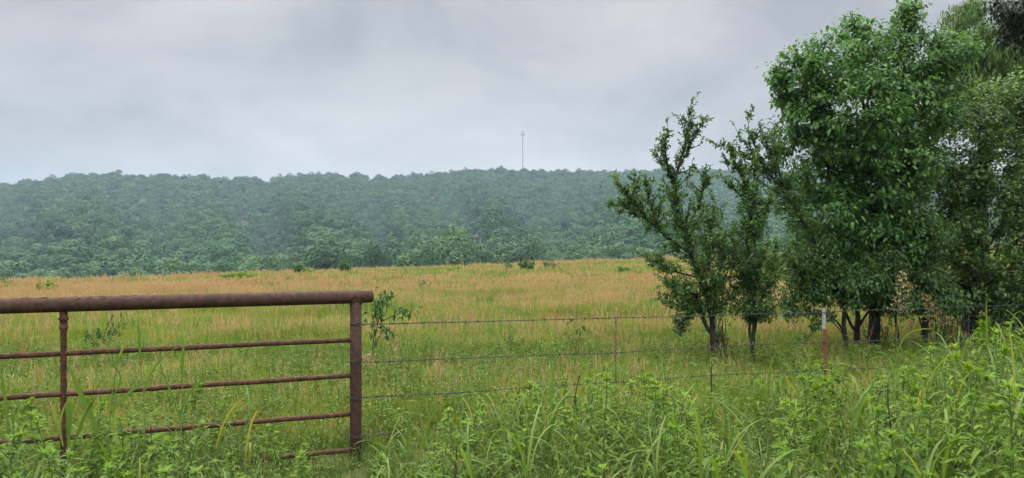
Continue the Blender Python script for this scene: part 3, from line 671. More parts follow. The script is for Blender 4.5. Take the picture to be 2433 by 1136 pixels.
leafy_limbs(tr, lf, lb, .048, 34, 1.3, [(1785, 600, 0, 58, 88), (1790, 700, .1, 66, 62), (1788, 500, 0, 36, 62), (1825, 640, .1, 42, 60), (1745, 640, -.1, 42, 68), (1800, 745, 0, 58, 28)], YB, 520)
tree_thing('tree', (*at(1791, 895, YB)[:2], gA(1791, YB)), 'slim tree with a narrow ragged crown just right of the spiky open tree', 'tree', tr, lf, M['leaf_small'])
# tree C: its bare lower limbs arch behind the red post, the upper ones reach out to the left
YC = 12.4
tr, lf = MB(), MB()
lc = [(polyline([(2012, 872), (2010, 820), (2004, 770), (2008, 720), (1985, 660), (1950, 600), (1915, 540), (1880, 480), (1845, 430), (1800, 390)], YC), .050, .012, .5, .3),
      (polyline([(1800, 390), (1760, 365), (1725, 350), (1687, 338)], YC), .014, .003, .0, .18),
      (polyline([(1830, 415), (1800, 360), (1775, 310), (1788, 256)], YC), .014, .003, .1, .18),
      (polyline([(1845, 430), (1835, 380), (1820, 330), (1800, 300)], YC), .014, .003, .1, .22),
      (polyline([(1870, 465), (1850, 400, -.2), (1840, 340, -.2), (1838, 290, -.2)], YC), .016, .003, .1, .28),
      (polyline([(1870, 470), (1830, 450), (1795, 420), (1760, 395)], YC), .014, .003, .1, .22),
      (polyline([(1810, 395), (1790, 370), (1745, 300)], YC), .010, .003, .1, .14),
      (polyline([(1990, 670), (1930, 660, -.2), (1895, 640, -.2), (1865, 600, -.2)], YC), .016, .003, .15, .28),
      (polyline([(2006, 790), (1990, 765, -.2), (1965, 745, -.2), (1930, 742, -.2), (1885, 752, -.3), (1862, 745, -.3)], YC), .022, .004, .35, .16),
      (polyline([(2006, 800), (1985, 770, -.4), (1960, 755, -.4), (1935, 790, -.5), (1900, 808, -.5)], YC), .014, .003, .5, .12),
      (polyline([(1990, 690), (1950, 680), (1910, 690), (1880, 700)], YC), .014, .003, .2, .24),
      (polyline([(2005, 720), (2030, 690, .3), (2050, 650, .3)], YC), .016, .003, .2, .28)]
leafy_limbs(tr, lf, lc, .050, 24, 1.0, [(1868, 470, 0, 44, 56), (1845, 370, 0, 26, 52), (1890, 620, -.1, 52, 58), (1815, 400, 0, 36, 24), (1930, 690, -.1, 60, 34), (1900, 550, 0, 40, 50)], YC, 420)
tree_thing('tree', (*at(2012, 868, YC)[:2], gA(2012, YC)), 'thin dark trunk right behind the red post, limbs reaching left into the sky', 'tree', tr, lf, M['leaf_small'])

def crown_tree(name, label, Y, trunk, r0, lobes, leaf, n2, n3, per, lmat, limbs=(), hang=.45, group=None, aspect=.58, ovate=True, spread=.10, twl=1.0):
    """Trunk and limbs, then branches to points spread through the crown's lobes, twigs, and leaves round each twig."""
    tr, lf = MB(), MB()
    P = polyline(trunk, Y); n = len(P); tube(tr, P, r0 * (1 - .72 * np.linspace(0, 1, n) ** 1.2) * (1 + .35 * np.exp(-np.linspace(0, 1, n) * 18)), 12, rough=.05)
    nodes = [P[n // 3:]]
    for pl, a, b_ in limbs:
        Q = polyline(pl, Y); tube(tr, Q, np.linspace(a, b_, len(Q)), 8, rough=.04); nodes.append(Q[len(Q) // 4:])
    nodes = np.concatenate(nodes)
    lob = [(at(l[0], l[1], Y, l[2]), l[3] / F * Y, l[4] / F * Y, l[5]) for l in lobes]
    vol = np.array([a * b_ * c for _, a, b_, c in lob]) ** .8
    def sample(m, p):
        k = rng.choice(len(lob), m, p=vol / vol.sum()); d = rdir(m) * (rng.uniform(0, 1, m) ** p)[:, None]
        return np.array([lob[q][0] for q in k]) + d * np.array([(lob[q][1], lob[q][3], lob[q][2]) for q in k])
    def attach(T, nodes):
        out = np.zeros(len(T), int)
        for s in range(0, len(T), 400):
            D = T[s:s + 400, None] - nodes[None]; cost = np.linalg.norm(D, axis=2) + np.clip(-D[..., 2], 0, None) * .8
            out[s:s + 400] = cost.argmin(1)
        return out
    T2 = sample(n2, .45)
    for tpt, k in zip(T2, attach(T2, nodes)):
        A = nodes[k]; m = 7; s = np.linspace(0, 1, m)[:, None]
        Q = A + (tpt - A) * s + np.array((0, 0, 1.0)) * (np.sin(s * np.pi) * np.linalg.norm(tpt - A) * .12) + rng.normal(0, .015, (m, 3)) * np.sin(s * np.pi)
        tube(tr, Q, np.linspace(.020, .007, m), 5); nodes = np.concatenate([nodes, Q[2:]])
    T3 = sample(n3, .30); k3 = attach(T3, nodes); A = nodes[k3]
    v = T3 - A; ln = np.linalg.norm(v, axis=1, keepdims=True); A = np.where(ln > .7, T3 - v / np.maximum(ln, 1e-6) * .7, A)
    prisms(tr, nodes[k3], A, .005, .004); prisms(tr, A, T3, .0045, .0015)
    t = rng.uniform(.25, 1.1, (n3, per)); P0 = (A[:, None] + (T3 - A)[:, None] * t[..., None]).reshape(-1, 3) + rng.normal(0, spread * .55, (n3 * per, 3))
    d = np.repeat(unit(T3 - A), per, 0); N_ = n3 * per
    D = unit(d * .55 + rdir(N_) * .75 + np.array((0, 0, -hang))); U = rdir(N_) * .55 + np.array((0, -.15, 1.0)) + d * .3
    L_ = leaf * rng.uniform(.65, 1.25, N_)
    leaves(lf, P0, D, U, L_, L_ * aspect * rng.uniform(.85, 1.15, N_), .22)
    b0 = P[0]
    return tree_thing(name, (b0[0], b0[1], gA(trunk[0][0], Y)), label, 'tree', tr, lf, lmat, group)
# tree D: the big broad-leaved one
crown_tree('tree', 'largest tree, tall dense crown of big glossy leaves on a stout trunk', 13.2,
    [(2076, 850), (2075, 790), (2077, 730), (2080, 640), (2075, 540), (2085, 430), (2080, 320)], .105,
    [(1955, 160, -.2, 88, 85, .8), (2120, 140, .2, 115, 95, .9), (2222, 150, 0, 80, 85, .8), (1905, 230, 0, 68, 75, .8), (2030, 270, -.4, 140, 120, 1.1), (2175, 270, -.1, 95, 110, 1.0),
     (1960, 390, 0, 98, 100, 1.0), (2090, 410, -.3, 115, 110, 1.2), (2170, 400, .2, 60, 85, .9), (1962, 530, -.1, 92, 100, 1.0), (2080, 550, -.2, 95, 105, 1.1), (1985, 640, -.2, 88, 65, .9),
     (2060, 690, .2, 60, 50, .7), (1870, 150, 0, 30, 30, .4), (2160, 35, 0, 32, 36, .4), (2025, 80, 0, 42, 48, .5), (1850, 320, 0, 35, 50, .5), (2275, 110, .2, 32, 50, .5), (1845, 180, -.1, 22, 26, .3)],
    .090, 110, 2900, 15, M['leaf_big'],
    limbs=[([(2078, 660), (2030, 560, -.2), (1980, 440, -.3), (1940, 300, -.2), (1925, 170, -.2)], .055, .012), ([(2076, 600), (2130, 480, .2), (2180, 330, .2), (2215, 160, 0)], .05, .012),
           ([(2080, 430), (2060, 300), (2040, 170), (2028, 50)], .04, .006), ([(2085, 400), (2120, 250), (2145, 120), (2160, 12)], .04, .005), ([(2078, 690), (2010, 640, -.5), (1950, 600, -.6)], .035, .01),
           ([(1940, 300, -.2), (1895, 240, -.2), (1846, 232, -.2)], .016, .005)])
# the others in the row
crown_tree('tree', 'short forked dark trunk between the thin limbed trunk and the stout trunk, low spreading crown', 12.9,
    [(2038, 862), (2037, 800), (2036, 740), (2025, 690), (2010, 650)], .062,
    [(1930, 620, -.3, 65, 55, .7), (1990, 680, -.4, 80, 50, .7), (1905, 690, -.4, 48, 40, .5), (2050, 660, -.5, 60, 55, .6), (2100, 690, -.3, 50, 40, .5), (1880, 740, -.3, 30, 18, .3)],
    .058, 40, 800, 13, M['leaf_small'],
    limbs=[([(2037, 790), (2020, 770, -.1), (2008, 740, -.2), (1985, 700, -.3)], .03, .01), ([(2037, 780), (2060, 745, -.1), (2085, 715, -.2)], .028, .01)])
crown_tree('tree', 'thinnest leafy stem between the stout trunk and the crooked trunk', 12.3,
    [(2131, 850), (2134, 800), (2129, 750), (2127, 690), (2120, 620)], .03,
    [(2122, 690, 0, 40, 45, .4), (2115, 620, 0, 38, 45, .4), (2135, 735, 0, 30, 25, .3)], .055, 16, 200, 11, M['leaf_small'])
crown_tree('tree', 'crooked dark trunk in the gap between the stout trunk and the thickest trunk', 12.6,
    [(2195, 862), (2196, 810), (2200, 760), (2192, 690), (2200, 610), (2185, 540)], .058,
    [(2205, 560, 0, 50, 62, .6), (2195, 655, 0, 58, 45, .6), (2150, 500, .2, 42, 48, .5), (2235, 715, -.2, 52, 32, .5), (2180, 720, -.2, 40, 30, .4)], .058, 40, 620, 13, M['leaf_small'],
    limbs=[([(2197, 790), (2185, 760), (2180, 730)], .022, .008), ([(2200, 770), (2225, 740), (2240, 715)], .022, .008)])
crown_tree('tree', 'thickest trunk near the photo edge under a wide yellowish green crown', 13.4,
    [(2302, 838), (2303, 780), (2306, 720), (2320, 620), (2315, 520), (2330, 400), (2335, 280)], .155,
    [(2300, 330, .2, 105, 95, 1.0), (2420, 300, .4, 105, 110, 1.1), (2265, 450, 0, 80, 90, .9), (2375, 465, -.2, 115, 105, 1.1), (2255, 585, -.2, 85, 85, .9), (2375, 605, -.3, 120, 95, 1.1), (2500, 440, 0, 90, 140, 1.1),
     (2305, 690, -.2, 100, 52, .9), (2425, 695, -.2, 100, 55, .9), (2500, 620, 0, 90, 110, 1.0), (2370, 740, -.1, 95, 28, .8), (2450, 745, -.2, 80, 34, .8), (2350, 230, .4, 60, 50, .6), (2440, 205, .4, 70, 55, .8), (2560, 300, .2, 80, 140, 1.0)],
    .076, 110, 3000, 14, M['leaf_mid'], hang=.2,
    limbs=[([(2306, 720), (2270, 640, -.2), (2250, 540, -.1), (2265, 420)], .05, .01), ([(2318, 620), (2390, 520, -.2), (2430, 400), (2440, 280)], .06, .01), ([(2306, 700), (2380, 650, -.4), (2450, 610, -.3), (2520, 560)], .05, .01)])
crown_tree('tree', 'feathery pale green tree rising behind the big trees at the top', 18.0,
    [(2345, 790), (2340, 600), (2335, 420), (2330, 250), (2310, 100)], .11,
    [(2288, 60, 0, 40, 60, .8), (2330, 140, 0, 75, 62, 1.0), (2395, 190, 0, 70, 75, 1.1), (2300, 215, 0, 65, 55, .9), (2440, 150, .2, 60, 80, .9), (2250, 250, .2, 50, 50, .7), (2480, 230, 0, 60, 80, 1), (2310, 20, 0, 25, 30, .5), (2365, 90, .3, 55, 55, .8), (2390, 260, 0, 80, 60, 1), (2420, 120, 0, 50, 50, .8)],
    .13, 80, 2200, 17, M['leaf_willow'], hang=1.1, aspect=.19, spread=.16,
    limbs=[([(2335, 330), (2370, 220), (2410, 130), (2440, 90)], .05, .01), ([(2330, 300), (2300, 180), (2288, 40)], .045, .008)])
crown_tree('tree', 'very dark leafy branches hanging into the top corner of the sky', 11.5,
    [(2640, 900), (2630, 600), (2610, 350), (2560, 150), (2500, 60)], .12,
    [(2405, 25, 0, 52, 36, .5), (2440, 62, 0, 55, 48, .6), (2362, 6, 0, 26, 18, .3), (2500, 60, 0, 80, 80, .8), (2480, 0, 0, 80, 60, .8)],
    .08, 40, 620, 13, M['leaf_oak'], hang=.3, aspect=.36, limbs=[([(2560, 150), (2490, 70), (2430, 40), (2370, 10)], .03, .006)])

# ------------------------------------------------------------------ saplings and bushes in the field
def sapling(name, label, cat, stems, Y, leaf, lmat, base, n=26, r=.009, group=None, t0=.55, stem_mat='twig', aspect=.45):
    tr, lf = MB(), MB()
    for pl in stems:
        P = polyline(pl, Y, .03); tube(tr, P, np.linspace(r, r * .35, len(P)), 6)
        k = (rng.uniform(t0, 1, n) * (len(P) - 1)).astype(int); d = unit(rdir(n) + np.array((0, 0, .15))); ln = rng.uniform(.03, .20, n)
        prisms(tr, P[k], P[k] + d * ln[:, None], .002, .001)
        m = 4; A = np.repeat(P[k] + d * ln[:, None], m, 0); D = unit(np.repeat(d, m, 0) * .6 + rdir(n * m) * .8 + np.array((0, 0, -.35)))
        lances(lf, A, D, rdir(n * m) * .5 + np.array((0, 0, 1.0)), leaf * rng.uniform(.6, 1.2, n * m), leaf * aspect * rng.uniform(.8, 1.1, n * m), .2, .15)
    t = thing(name, base, label, cat, group); inv = np.array(t.location)
    for mb, nm, mt in ((tr, 'stem', M[stem_mat]), (lf, 'foliage', lmat)):
        mb.v = [v - inv for v in mb.v]; mb.build(nm, mt, t)
Ys = 11.0
sapling('sapling', 'leafy sapling leaning right just beyond the rusty pipe post', 'sapling',
    [[(879, 885), (886, 810), (892, 770), (903, 735), (908, 700)], [(890, 800), (900, 760), (912, 730), (925, 697)], [(882, 840), (905, 790), (925, 775)], [(905, 765), (930, 752), (950, 744), (985, 738)], [(900, 770), (890, 750), (878, 745)]],
    Ys, .095, M['leaf_sapling'], (*at(879, 880, Ys)[:2], gA(879, Ys)), 12, t0=.68)
Ys = 12.5
sapling('sapling', 'spreading sapling seen through the pipe rails beside the thin upright', 'sapling',
    [[(238, 900), (240, 860), (245, 825), (250, 790), (262, 765), (270, 748)], [(243, 850), (260, 810), (275, 775), (298, 752)], [(242, 850), (228, 815), (215, 800), (200, 812)], [(246, 820), (235, 795), (232, 785)]],
    Ys, .075, M['leaf_sapling'], (*at(238, 862, Ys)[:2], gA(238, Ys)), 12)
Ys = 12.0
sapling('sapling', 'thin sapling hanging in the fence between the brown clump and the twisted stay', 'sapling',
    [[(1372, 880), (1368, 830), (1368, 790), (1366, 765)], [(1368, 830), (1352, 800), (1345, 775)], [(1369, 815), (1380, 790), (1385, 780)]], Ys, .07, M['leaf_sapling'], (*at(1372, 880, Ys)[:2], gA(1372, Ys)), 7, r=.005)
sapling('weed', 'reddish brown dry weed clump with a few green leaves in the middle of the field', 'weed',
    [[(1215, 870), (1214, 830), (1226, 780)], [(1214, 870), (1205, 825), (1198, 790)], [(1216, 870), (1222, 830), (1236, 786)], [(1213, 870), (1212, 820), (1209, 778)], [(1216, 870), (1228, 835), (1240, 805)], [(1212, 870), (1200, 840), (1188, 815)]],
    12.2, .05, M['leaf_sapling'], (*at(1215, 870, 12.2)[:2], gA(1215, 12.2)), 3, r=.006, stem_mat='twig')
def bush(px, py, wpx, hpx, label, mat, leaf=.16, nleaf=500, cat='bush', group=None):
    b0 = hit(px, py); Y = min(b0[1], 70.0); X = (px - CX) / F * Y; b0 = np.array((X, Y, float(ground_z(X, Y))))
    w, h = wpx / F * Y / 2, max(EYE - (py - hpx - HY) / F * Y - b0[2], .5) + .28
    tr, lf = MB(), MB(); n = 16; a = rng.uniform(0, 6.28, n); r = np.sqrt(rng.uniform(0, 1, n))
    T = np.stack([np.cos(a) * r * w, np.sin(a) * r * w * .8, h * (1 - .35 * r) * rng.uniform(.6, 1.0, n)], -1)
    prisms(tr, T * np.array((.15, .15, 0)), T, .012, .005)
    k = rng.integers(0, n, nleaf); t = rng.uniform(.35, 1.05, nleaf); P = T[k] * np.stack([t * .9 + .1, t * .9 + .1, t], -1) + rng.normal(0, .1, (nleaf, 3)) * np.array((w, w, h)) * .5
    P[:, 2] = np.maximum(P[:, 2], .05)
    leaves(lf, P, rdir(nleaf) + np.array((0, 0, .2)), rdir(nleaf) * .6 + np.array((0, 0, 1)), leaf * rng.uniform(.6, 1.3, nleaf), leaf * .6, .2)
    t = thing('bush', b0, label, cat, group); tr.build('stem', M['twig'], t); lf.build('foliage', mat, t)
bush(820, 640, 30, 20, 'small round bright green bush alone on the field crest above the pipe rail end', M['leaf_sapling'], .30, 420)
bush(711, 646, 26, 20, 'upright bright green bush on the crest to the left of the small round one', M['leaf_sapling'], .30, 380)
bush(732, 653, 40, 14, 'low wide green bush touching the upright bush on the crest', M['weed'], .25, 380)
bush(570, 676, 110, 22, 'long low patch of green brush in the tan grass above the pipe rail', M['weed'], .25, 900)
bush(112, 712, 54, 26, 'yellow green bush in the tan grass just above the thin upright pipe', M['weed_tip'], .2, 700)
bush(20, 690, 60, 14, 'dull dark green brush at the left end of the field', M['leaf_sapling'], .22, 500)
bush(1008, 698, 40, 22, 'small dark green sprout in the tan grass to the right of the leaning sapling', M['leaf_sapling'], .11, 160)
bush(1255, 648, 50, 24, 'dark green brush on the crest right under the mast', M['leaf_sapling'], .28, 420)
bush(1208, 646, 26, 20, 'short dark sprig at the left end of the crest brush', M['leaf_sapling'], .25, 120)
bush(1310, 646, 40, 20, 'dark green brush at the right end of the crest brush', M['leaf_sapling'], .25, 260)
bush(1085, 652, 60, 14, 'low pale green patch of brush on the crest', M['weed'], .2, 300)
bush(1480, 655, 40, 12, 'low green patch of brush left of the spiky open tree', M['weed'], .2, 200)

def brush(px, Y, w, h, label, n, mat=M['leaf_small']):
    """A thicket of thin dark stems with sparse leaves."""
    X = (px - CX) / F * Y; b0 = (X, Y, float(ground_z(X, Y))); tr, lf = MB(), MB(); k = 26; a = rng.uniform(0, 6.28, k); r = np.sqrt(rng.uniform(0, 1, k))
    B = np.stack([np.cos(a) * r * w * .5, np.sin(a) * r * w * .3, 0 * a], -1); T = B + np.stack([rng.normal(0, .25, k) * w, rng.normal(0, .2, k) * w, h * rng.uniform(.55, 1.05, k)], -1)
    Mi = (B + T) / 2 + rng.normal(0, .06, (k, 3)); prisms(tr, B, Mi, .010, .007); prisms(tr, Mi, T, .007, .003)
    j = rng.integers(0, k, n); P = Mi[j] + (T - Mi)[j] * rng.uniform(-.1, 1.1, (n, 1)) + rng.normal(0, .07, (n, 3))
    leaves(lf, P, rdir(n), rdir(n) * .7 + np.array((0, 0, 1.0)), .055 * rng.uniform(.6, 1.3, n), .032, .15)
    t = thing('shrub', b0, label, 'shrub'); tr.build('stem', M['bark'], t); lf.build('foliage', mat, t)
brush(2400, 12.6, .9, 1.0, 'dark twiggy thicket at the photo edge under the wide yellowish green crown', 900)
brush(2250, 12.9, .6, .8, 'low dark twiggy shrub between the crooked trunk and the thickest trunk', 420)
brush(1712, 11.6, .35, .75, 'small twiggy shrub between the two small trees', 160)
brush(2090, 13.6, .5, .5, 'low leafy shrub at the foot of the stout trunk', 200)

# ------------------------------------------------------------------ verge in front of the fence
TOPS = ([-200, 0, 150, 300, 450, 550, 650, 720, 850, 950, 1080, 1250, 1400, 1600, 1750, 1900, 2000, 2150, 2230, 2300, 2433, 2700],
        [965, 965, 968, 985, 930, 965, 1000, 1050, 1085, 1005, 950, 892, 878, 912, 898, 868, 862, 862, 822, 786, 768, 760])
HMAX = ([-200, 600, 720, 850, 950, 1300, 1900, 2200, 2300, 2433, 2700], [.78, .72, .47, .33, .54, .90, .95, 1.02, 1.20, 1.30, 1.30])
def plant_height(px, Y): return np.clip(EYE - (np.interp(px, *TOPS) - HY) / F * Y, .18, np.interp(px, *HMAX))
def fence_depth(u): return PY0 + DY * (u * PY0 - PX0) / (DX - u * DY)
VM = [M['grass_dark'], M['tan']]
vt = [proto(tuft(38, .34, .009, spread=.14, seg=4), 'verge_tuft', VM) for _ in range(5)]
def filler():
    mb = MB(); n = 60; P = rng.normal(0, .12, (n, 3)) * np.array((1, 1, 0)); P[:, 2] = rng.uniform(.03, .30, n)
    D = rdir(n); D[:, 2] = np.abs(D[:, 2]) * .6
    lances(mb, P, D, rdir(n) * .5 + np.array((0, 0, 1.0)), rng.uniform(.04, .09, n), rng.uniform(.012, .022, n), .4, .2)
    prisms(mb, P * np.array((.6, .6, 0)), P, .002, .0015); return mb
fl = [proto(filler(), 'verge_filler', M['forb']) for _ in range(4)]
X, Y = wedge(6400, 3.0, 9.8, (-1.1, 1.1)); ok = (Y < fence_depth(X / Y) + 1.2)
X, Y = X[ok], Y[ok]; hh = plant_height(CX + F * X / Y, Y)
idx = np.where(rng.uniform(0, 1, len(X)) < .72, rng.integers(0, 5, len(X)), 5 + rng.integers(0, 4, len(X)))
ug = scatter('undergrowth', np.stack([X, Y, ground_z(X, Y)], -1), vt + fl, np.clip(hh * 1.25, .45, 1.3) * rng.uniform(.7, 1.2, len(X)), idx, tilt=.15)
tag(ug, 'thick low green grass and small leaves under the roadside weeds', 'undergrowth', kind='stuff')

def weed_meshes(seed):
    """A leafy herb: leaning stem, side shoots, lance-shaped leaves, paler rosettes at the tips. Height 1."""
    st, lf = MB(), MB(); m = 14; s = np.linspace(0, 1, m); a = rng.uniform(0, 6.28); ln = rng.uniform(.03, .16)
    P = np.stack([np.cos(a) * ln * s ** 1.6, np.sin(a) * ln * s ** 1.6, s], -1); tube(st, P, np.linspace(.0075, .003, m), 5)
    shoots = [(P, 1.0)]
    for q in range(rng.integers(1, 5)):
        k = int(rng.uniform(.35, .88) * m); az = rng.uniform(0, 6.28); L_ = rng.uniform(.14, .34) * (1.1 - k / m * .6); t = np.linspace(0, 1, 7)[:, None]
        d = np.array((math.cos(az) * .5, math.sin(az) * .5, .85)); Q = P[k] + d * L_ * t + np.array((0, 0, .18)) * L_ * t ** 2; tube(st, Q, np.linspace(.004, .002, 7), 4); shoots.append((Q, .72))
    for Q, sc in shoots:
        n = 40 if sc == 1 else 11; t = rng.uniform(.18 if sc == 1 else .15, .97, n); k = t * (len(Q) - 1); k0 = k.astype(int); B = Q[k0] + (Q[np.minimum(k0 + 1, len(Q) - 1)] - Q[k0]) * (k - k0)[:, None]
        az = np.arange(n) * 2.4 + rng.normal(0, .4, n); up = .15 + .65 * t
        D = np.stack([np.cos(az), np.sin(az), up + rng.normal(0, .2, n)], -1); U = np.stack([-np.cos(az) * .5, -np.sin(az) * .5, np.ones(n)], -1) + rng.normal(0, .25, (n, 3))
        L_ = rng.uniform(.08, .165, n) * (1.1 - .45 * t) * (1 if sc == 1 else .8)
        lances(lf, B, D, U, L_, L_ * rng.uniform(.20, .30, n), rng.uniform(.2, .75, n), .22)
        n = 11; az = np.arange(n) * 2.4; D = np.stack([np.cos(az), np.sin(az), rng.uniform(.4, 1.6, n)], -1); U = np.stack([-np.cos(az), -np.sin(az), np.full(n, .8)], -1)
        L_ = rng.uniform(.045, .085, n); lances(lf, np.repeat(Q[-1:], n, 0), D, U, L_, L_ * .24, rng.uniform(.1, .5, n), .2, 1)
    return st.mesh('weed_stem', M['stem_green']), lf.mesh('weed_foliage', [M['weed'], M['weed_tip']])
def tussock_meshes(n=9, tall=1.0):
    """Broad-bladed grass: a few culms, long arching blades. Height about 1."""
    st, lf = MB(), MB(); k = 3; a = rng.uniform(0, 6.28, k); B = np.stack([np.cos(a) * .05, np.sin(a) * .05, np.zeros(k)], -1); T = B + np.stack([np.cos(a) * .10, np.sin(a) * .10, rng.uniform(.5, .75, k)], -1)
    prisms(st, B, T, .006, .003)
    j = rng.integers(0, k, n); t = rng.uniform(.05, 1.0, n); P = B[j] * (1 - t)[:, None] + T[j] * t[:, None]
    blades(lf, P, rng.uniform(0, 6.28, n), rng.uniform(.32, .66, n), rng.uniform(.011, .023, n), rng.uniform(.10, .45, n), rng.uniform(.7, 2.3, n), 9, .35, pw=1.6)
    n = 7; blades(lf, rng.normal(0, .05, (n, 3)) * np.array((1, 1, 0)), rng.uniform(0, 6.28, n), rng.uniform(.4, .8, n), rng.uniform(.008, .016, n), rng.uniform(.1, .5, n), rng.uniform(.5, 1.8, n), 7, .4)
    return st.mesh('grass_stem', M['stem_green']), lf.mesh('grass_blades', M['blade'])
def plant_of(name, meshes, names, label, cat, group):
    t = thing(name, (0, 0, 0), label, cat, group)
    for nm, me in zip(names, meshes):
        o = bpy.data.objects.new(nm, me); col.objects.link(o); o.parent = t
    return t
def place(o, x, y, h, tilt=.10):
    o.location = (float(x), float(y), float(ground_z(x, y)) - .02); o.rotation_euler = (rng.normal(0, tilt), rng.normal(0, tilt), rng.uniform(0, 6.28)); w = h ** .6; o.scale = (w, w, h)
def verge_spots(n, pxr, dmin, weight=None, dfence=.5):
    out = []
    for _ in range(60000):
        if len(out) >= n: break
        px = rng.uniform(*pxr); u = (px - CX) / F; fd = fence_depth(u); y = math.sqrt(rng.uniform(3.5 ** 2, min(fd + dfence, 9.6) ** 2))
        if weight is not None and rng.uniform() > np.interp(px, *weight): continue
        x = u * y
        # near plants whose top stays below the picture are not built
        h = float(plant_height(px, y))
        if HY + (EYE - h) / y * F > 1120: continue
        if min((math.hypot(x - a, y - b) for a, b, *_ in out), default=9) < dmin: continue
        out.append((x, y, h, px))
    return out
WW = ([-100, 0, 350, 480, 600, 700, 760, 930, 1020, 1200, 1500, 2000, 2250, 2433, 2600], [1, 1, .7, .9, .6, .25, .05, .12, .3, .6, .65, .5, .8, .9, .9])
kinds = [weed_meshes(k) for k in range(9)]
wp = [plant_of('leafy_weed', k, ('stem', 'foliage'), 'bright green leafy weed in the thick bank of weeds along the fence', 'weed', 'leafy weeds along the fence') for k in kinds]
used = [False] * 9
for q, (x, y, h, px) in enumerate(verge_spots(250, (-90, 2530), .12, WW)):
    k = int(rng.integers(0, 9)); o = wp[k] if not used[k] else copy_tree(wp[k]); used[k] = True; place(o, x, y, h * rng.uniform(.55, 1.08), .13)
TW = ([-100, 0, 100, 480, 600, 700, 860, 960, 1200, 1500, 2000, 2250, 2433, 2600], [.5, .5, .7, .5, .3, .15, .1, .6, .8, .7, 1, 1, 1, 1])
kinds = [tussock_meshes(int(n)) for n in (7, 9, 11, 13, 8, 10)]
gp_ = [plant_of('broad_grass', k, ('stem', 'blades'), 'arching broad bladed grass clump among the roadside weeds', 'grass clump', 'broad bladed grass clumps along the fence') for k in kinds]
used = [False] * 6
for q, (x, y, h, px) in enumerate(verge_spots(215, (-90, 2530), .13, TW)):
    k = int(rng.integers(0, 6)); o = gp_[k] if not used[k] else copy_tree(gp_[k]); used[k] = True; place(o, x, y, h * rng.uniform(.6, 1.12))

# --- single tall grasses one can point at
def tall_grass(label, Y, culm, leaves_, head=None, head_mat=None):
    """culm: pixel path of the stalk; leaves_: pixel paths of blades with their widths; head: pixel rows of the seed head."""
    st, lf = MB(), MB()
    if culm: P = polyline(culm, Y, .04); tube(st, P, np.linspace(.0055, .0022, len(P)), 6)
    for pl, w in leaves_:
        Q = polyline(pl, Y, .04); n = len(Q); T = unit(np.gradient(Q, axis=0)); S = unit(np.cross(T, np.array((.25, -1, .2)))); t = np.linspace(0, 1, n)
        wd = w * np.where(t < .35, .6 + .4 * t / .35, np.sqrt(np.clip(1 - ((t - .35) / .65) ** 2, .003, 1)))[:, None] / 2
        Nn = np.cross(S, T); V = np.stack([Q - S * wd + Nn * wd * .3, Q, Q + S * wd + Nn * wd * .3], 1).reshape(-1, 3); i = np.arange(n - 1)[:, None] * 3
        lf.add(V, [np.concatenate([i + np.array([[0, 1, 4, 3]]), i + np.array([[1, 2, 5, 4]])])])
    t = thing('tall_grass', (*at(*(culm or leaves_[0][0])[0][:2], Y)[:2], 0), label, 'grass clump'); t.location.z = float(ground_z(t.location.x, t.location.y)); inv = np.array(t.location)
    if culm: st.v = [v - inv for v in st.v]; st.build('stem', M['stem_green'], t)
    if lf.v: lf.v = [v - inv for v in lf.v]; lf.build('blades', M['blade'], t, True)
    if head:
        hd = MB(); A, B = at(*head[0], Y), at(*head[1], Y)
        for q in range(26):
            s = q / 26; p = A * (1 - s) + B * s; az = q * 2.4; L_ = .135 * (1 - .75 * s) * rng.uniform(.7, 1.1); d = unit(np.array((math.cos(az), math.sin(az) * .8, .55)))
            tip = p + d * L_ - np.array((0, 0, .25 * L_)); mid = (p + tip) / 2 + np.array((0, 0, .02)); prisms(hd, np.array([p, mid]), np.array([mid, tip]), .0010, .0008)
            k = 6; u = rng.uniform(.3, 1.05, k)[:, None]; leaves(hd, p + (tip - p) * u + rng.normal(0, .004, (k, 3)), d + rng.normal(0, .5, (k, 3)), rdir(k), .017, .007, .2)
        hd.v = [v - inv for v in hd.v]; hd.build('seed_head', head_mat, t)
tall_grass('tallest seeding grass, pale drooping seed head in front of the stout trunk', 6.6,
    [(2130, 1100), (2128, 960), (2130, 860), (2134, 760), (2140, 700), (2146, 650)],
    [([(2129, 850), (2145, 800), (2175, 780), (2215, 782)], .016), ([(2128, 960), (2120, 880), (2100, 830), (2070, 840)], .018), ([(2130, 900), (2165, 850), (2215, 840), (2260, 845)], .014), ([(2133, 770), (2170, 750), (2230, 752)], .009)],
    [(2136, 745), (2147, 645)], M['seed_pale'])
tall_grass('leaning seeding grass with a reddish seed head in front of the crooked trunk', 6.9,
    [(2290, 1010), (2270, 900), (2245, 810), (2225, 760), (2205, 710)],
    [([(2268, 890), (2240, 830), (2200, 820), (2165, 850)], .018), ([(2275, 920), (2300, 860), (2290, 800), (2270, 770)], .02)], [(2232, 775), (2196, 698)], M['seed_red'])
tall_grass('single erect broad blade standing up before the thickest trunk', 6.2, [(2352, 1020), (2348, 900), (2346, 830)],
    [([(2347, 850), (2345, 790), (2344, 750), (2345, 712)], .022), ([(2349, 920), (2375, 860), (2400, 830), (2433, 835)], .022), ([(2350, 950), (2330, 880), (2305, 840), (2290, 850)], .02)])
tall_grass('wide green blade slanting across the pipe rails next to the thin upright', 4.9, None, [([(238, 1070), (222, 1000), (198, 950), (180, 910), (168, 870)], .034)])
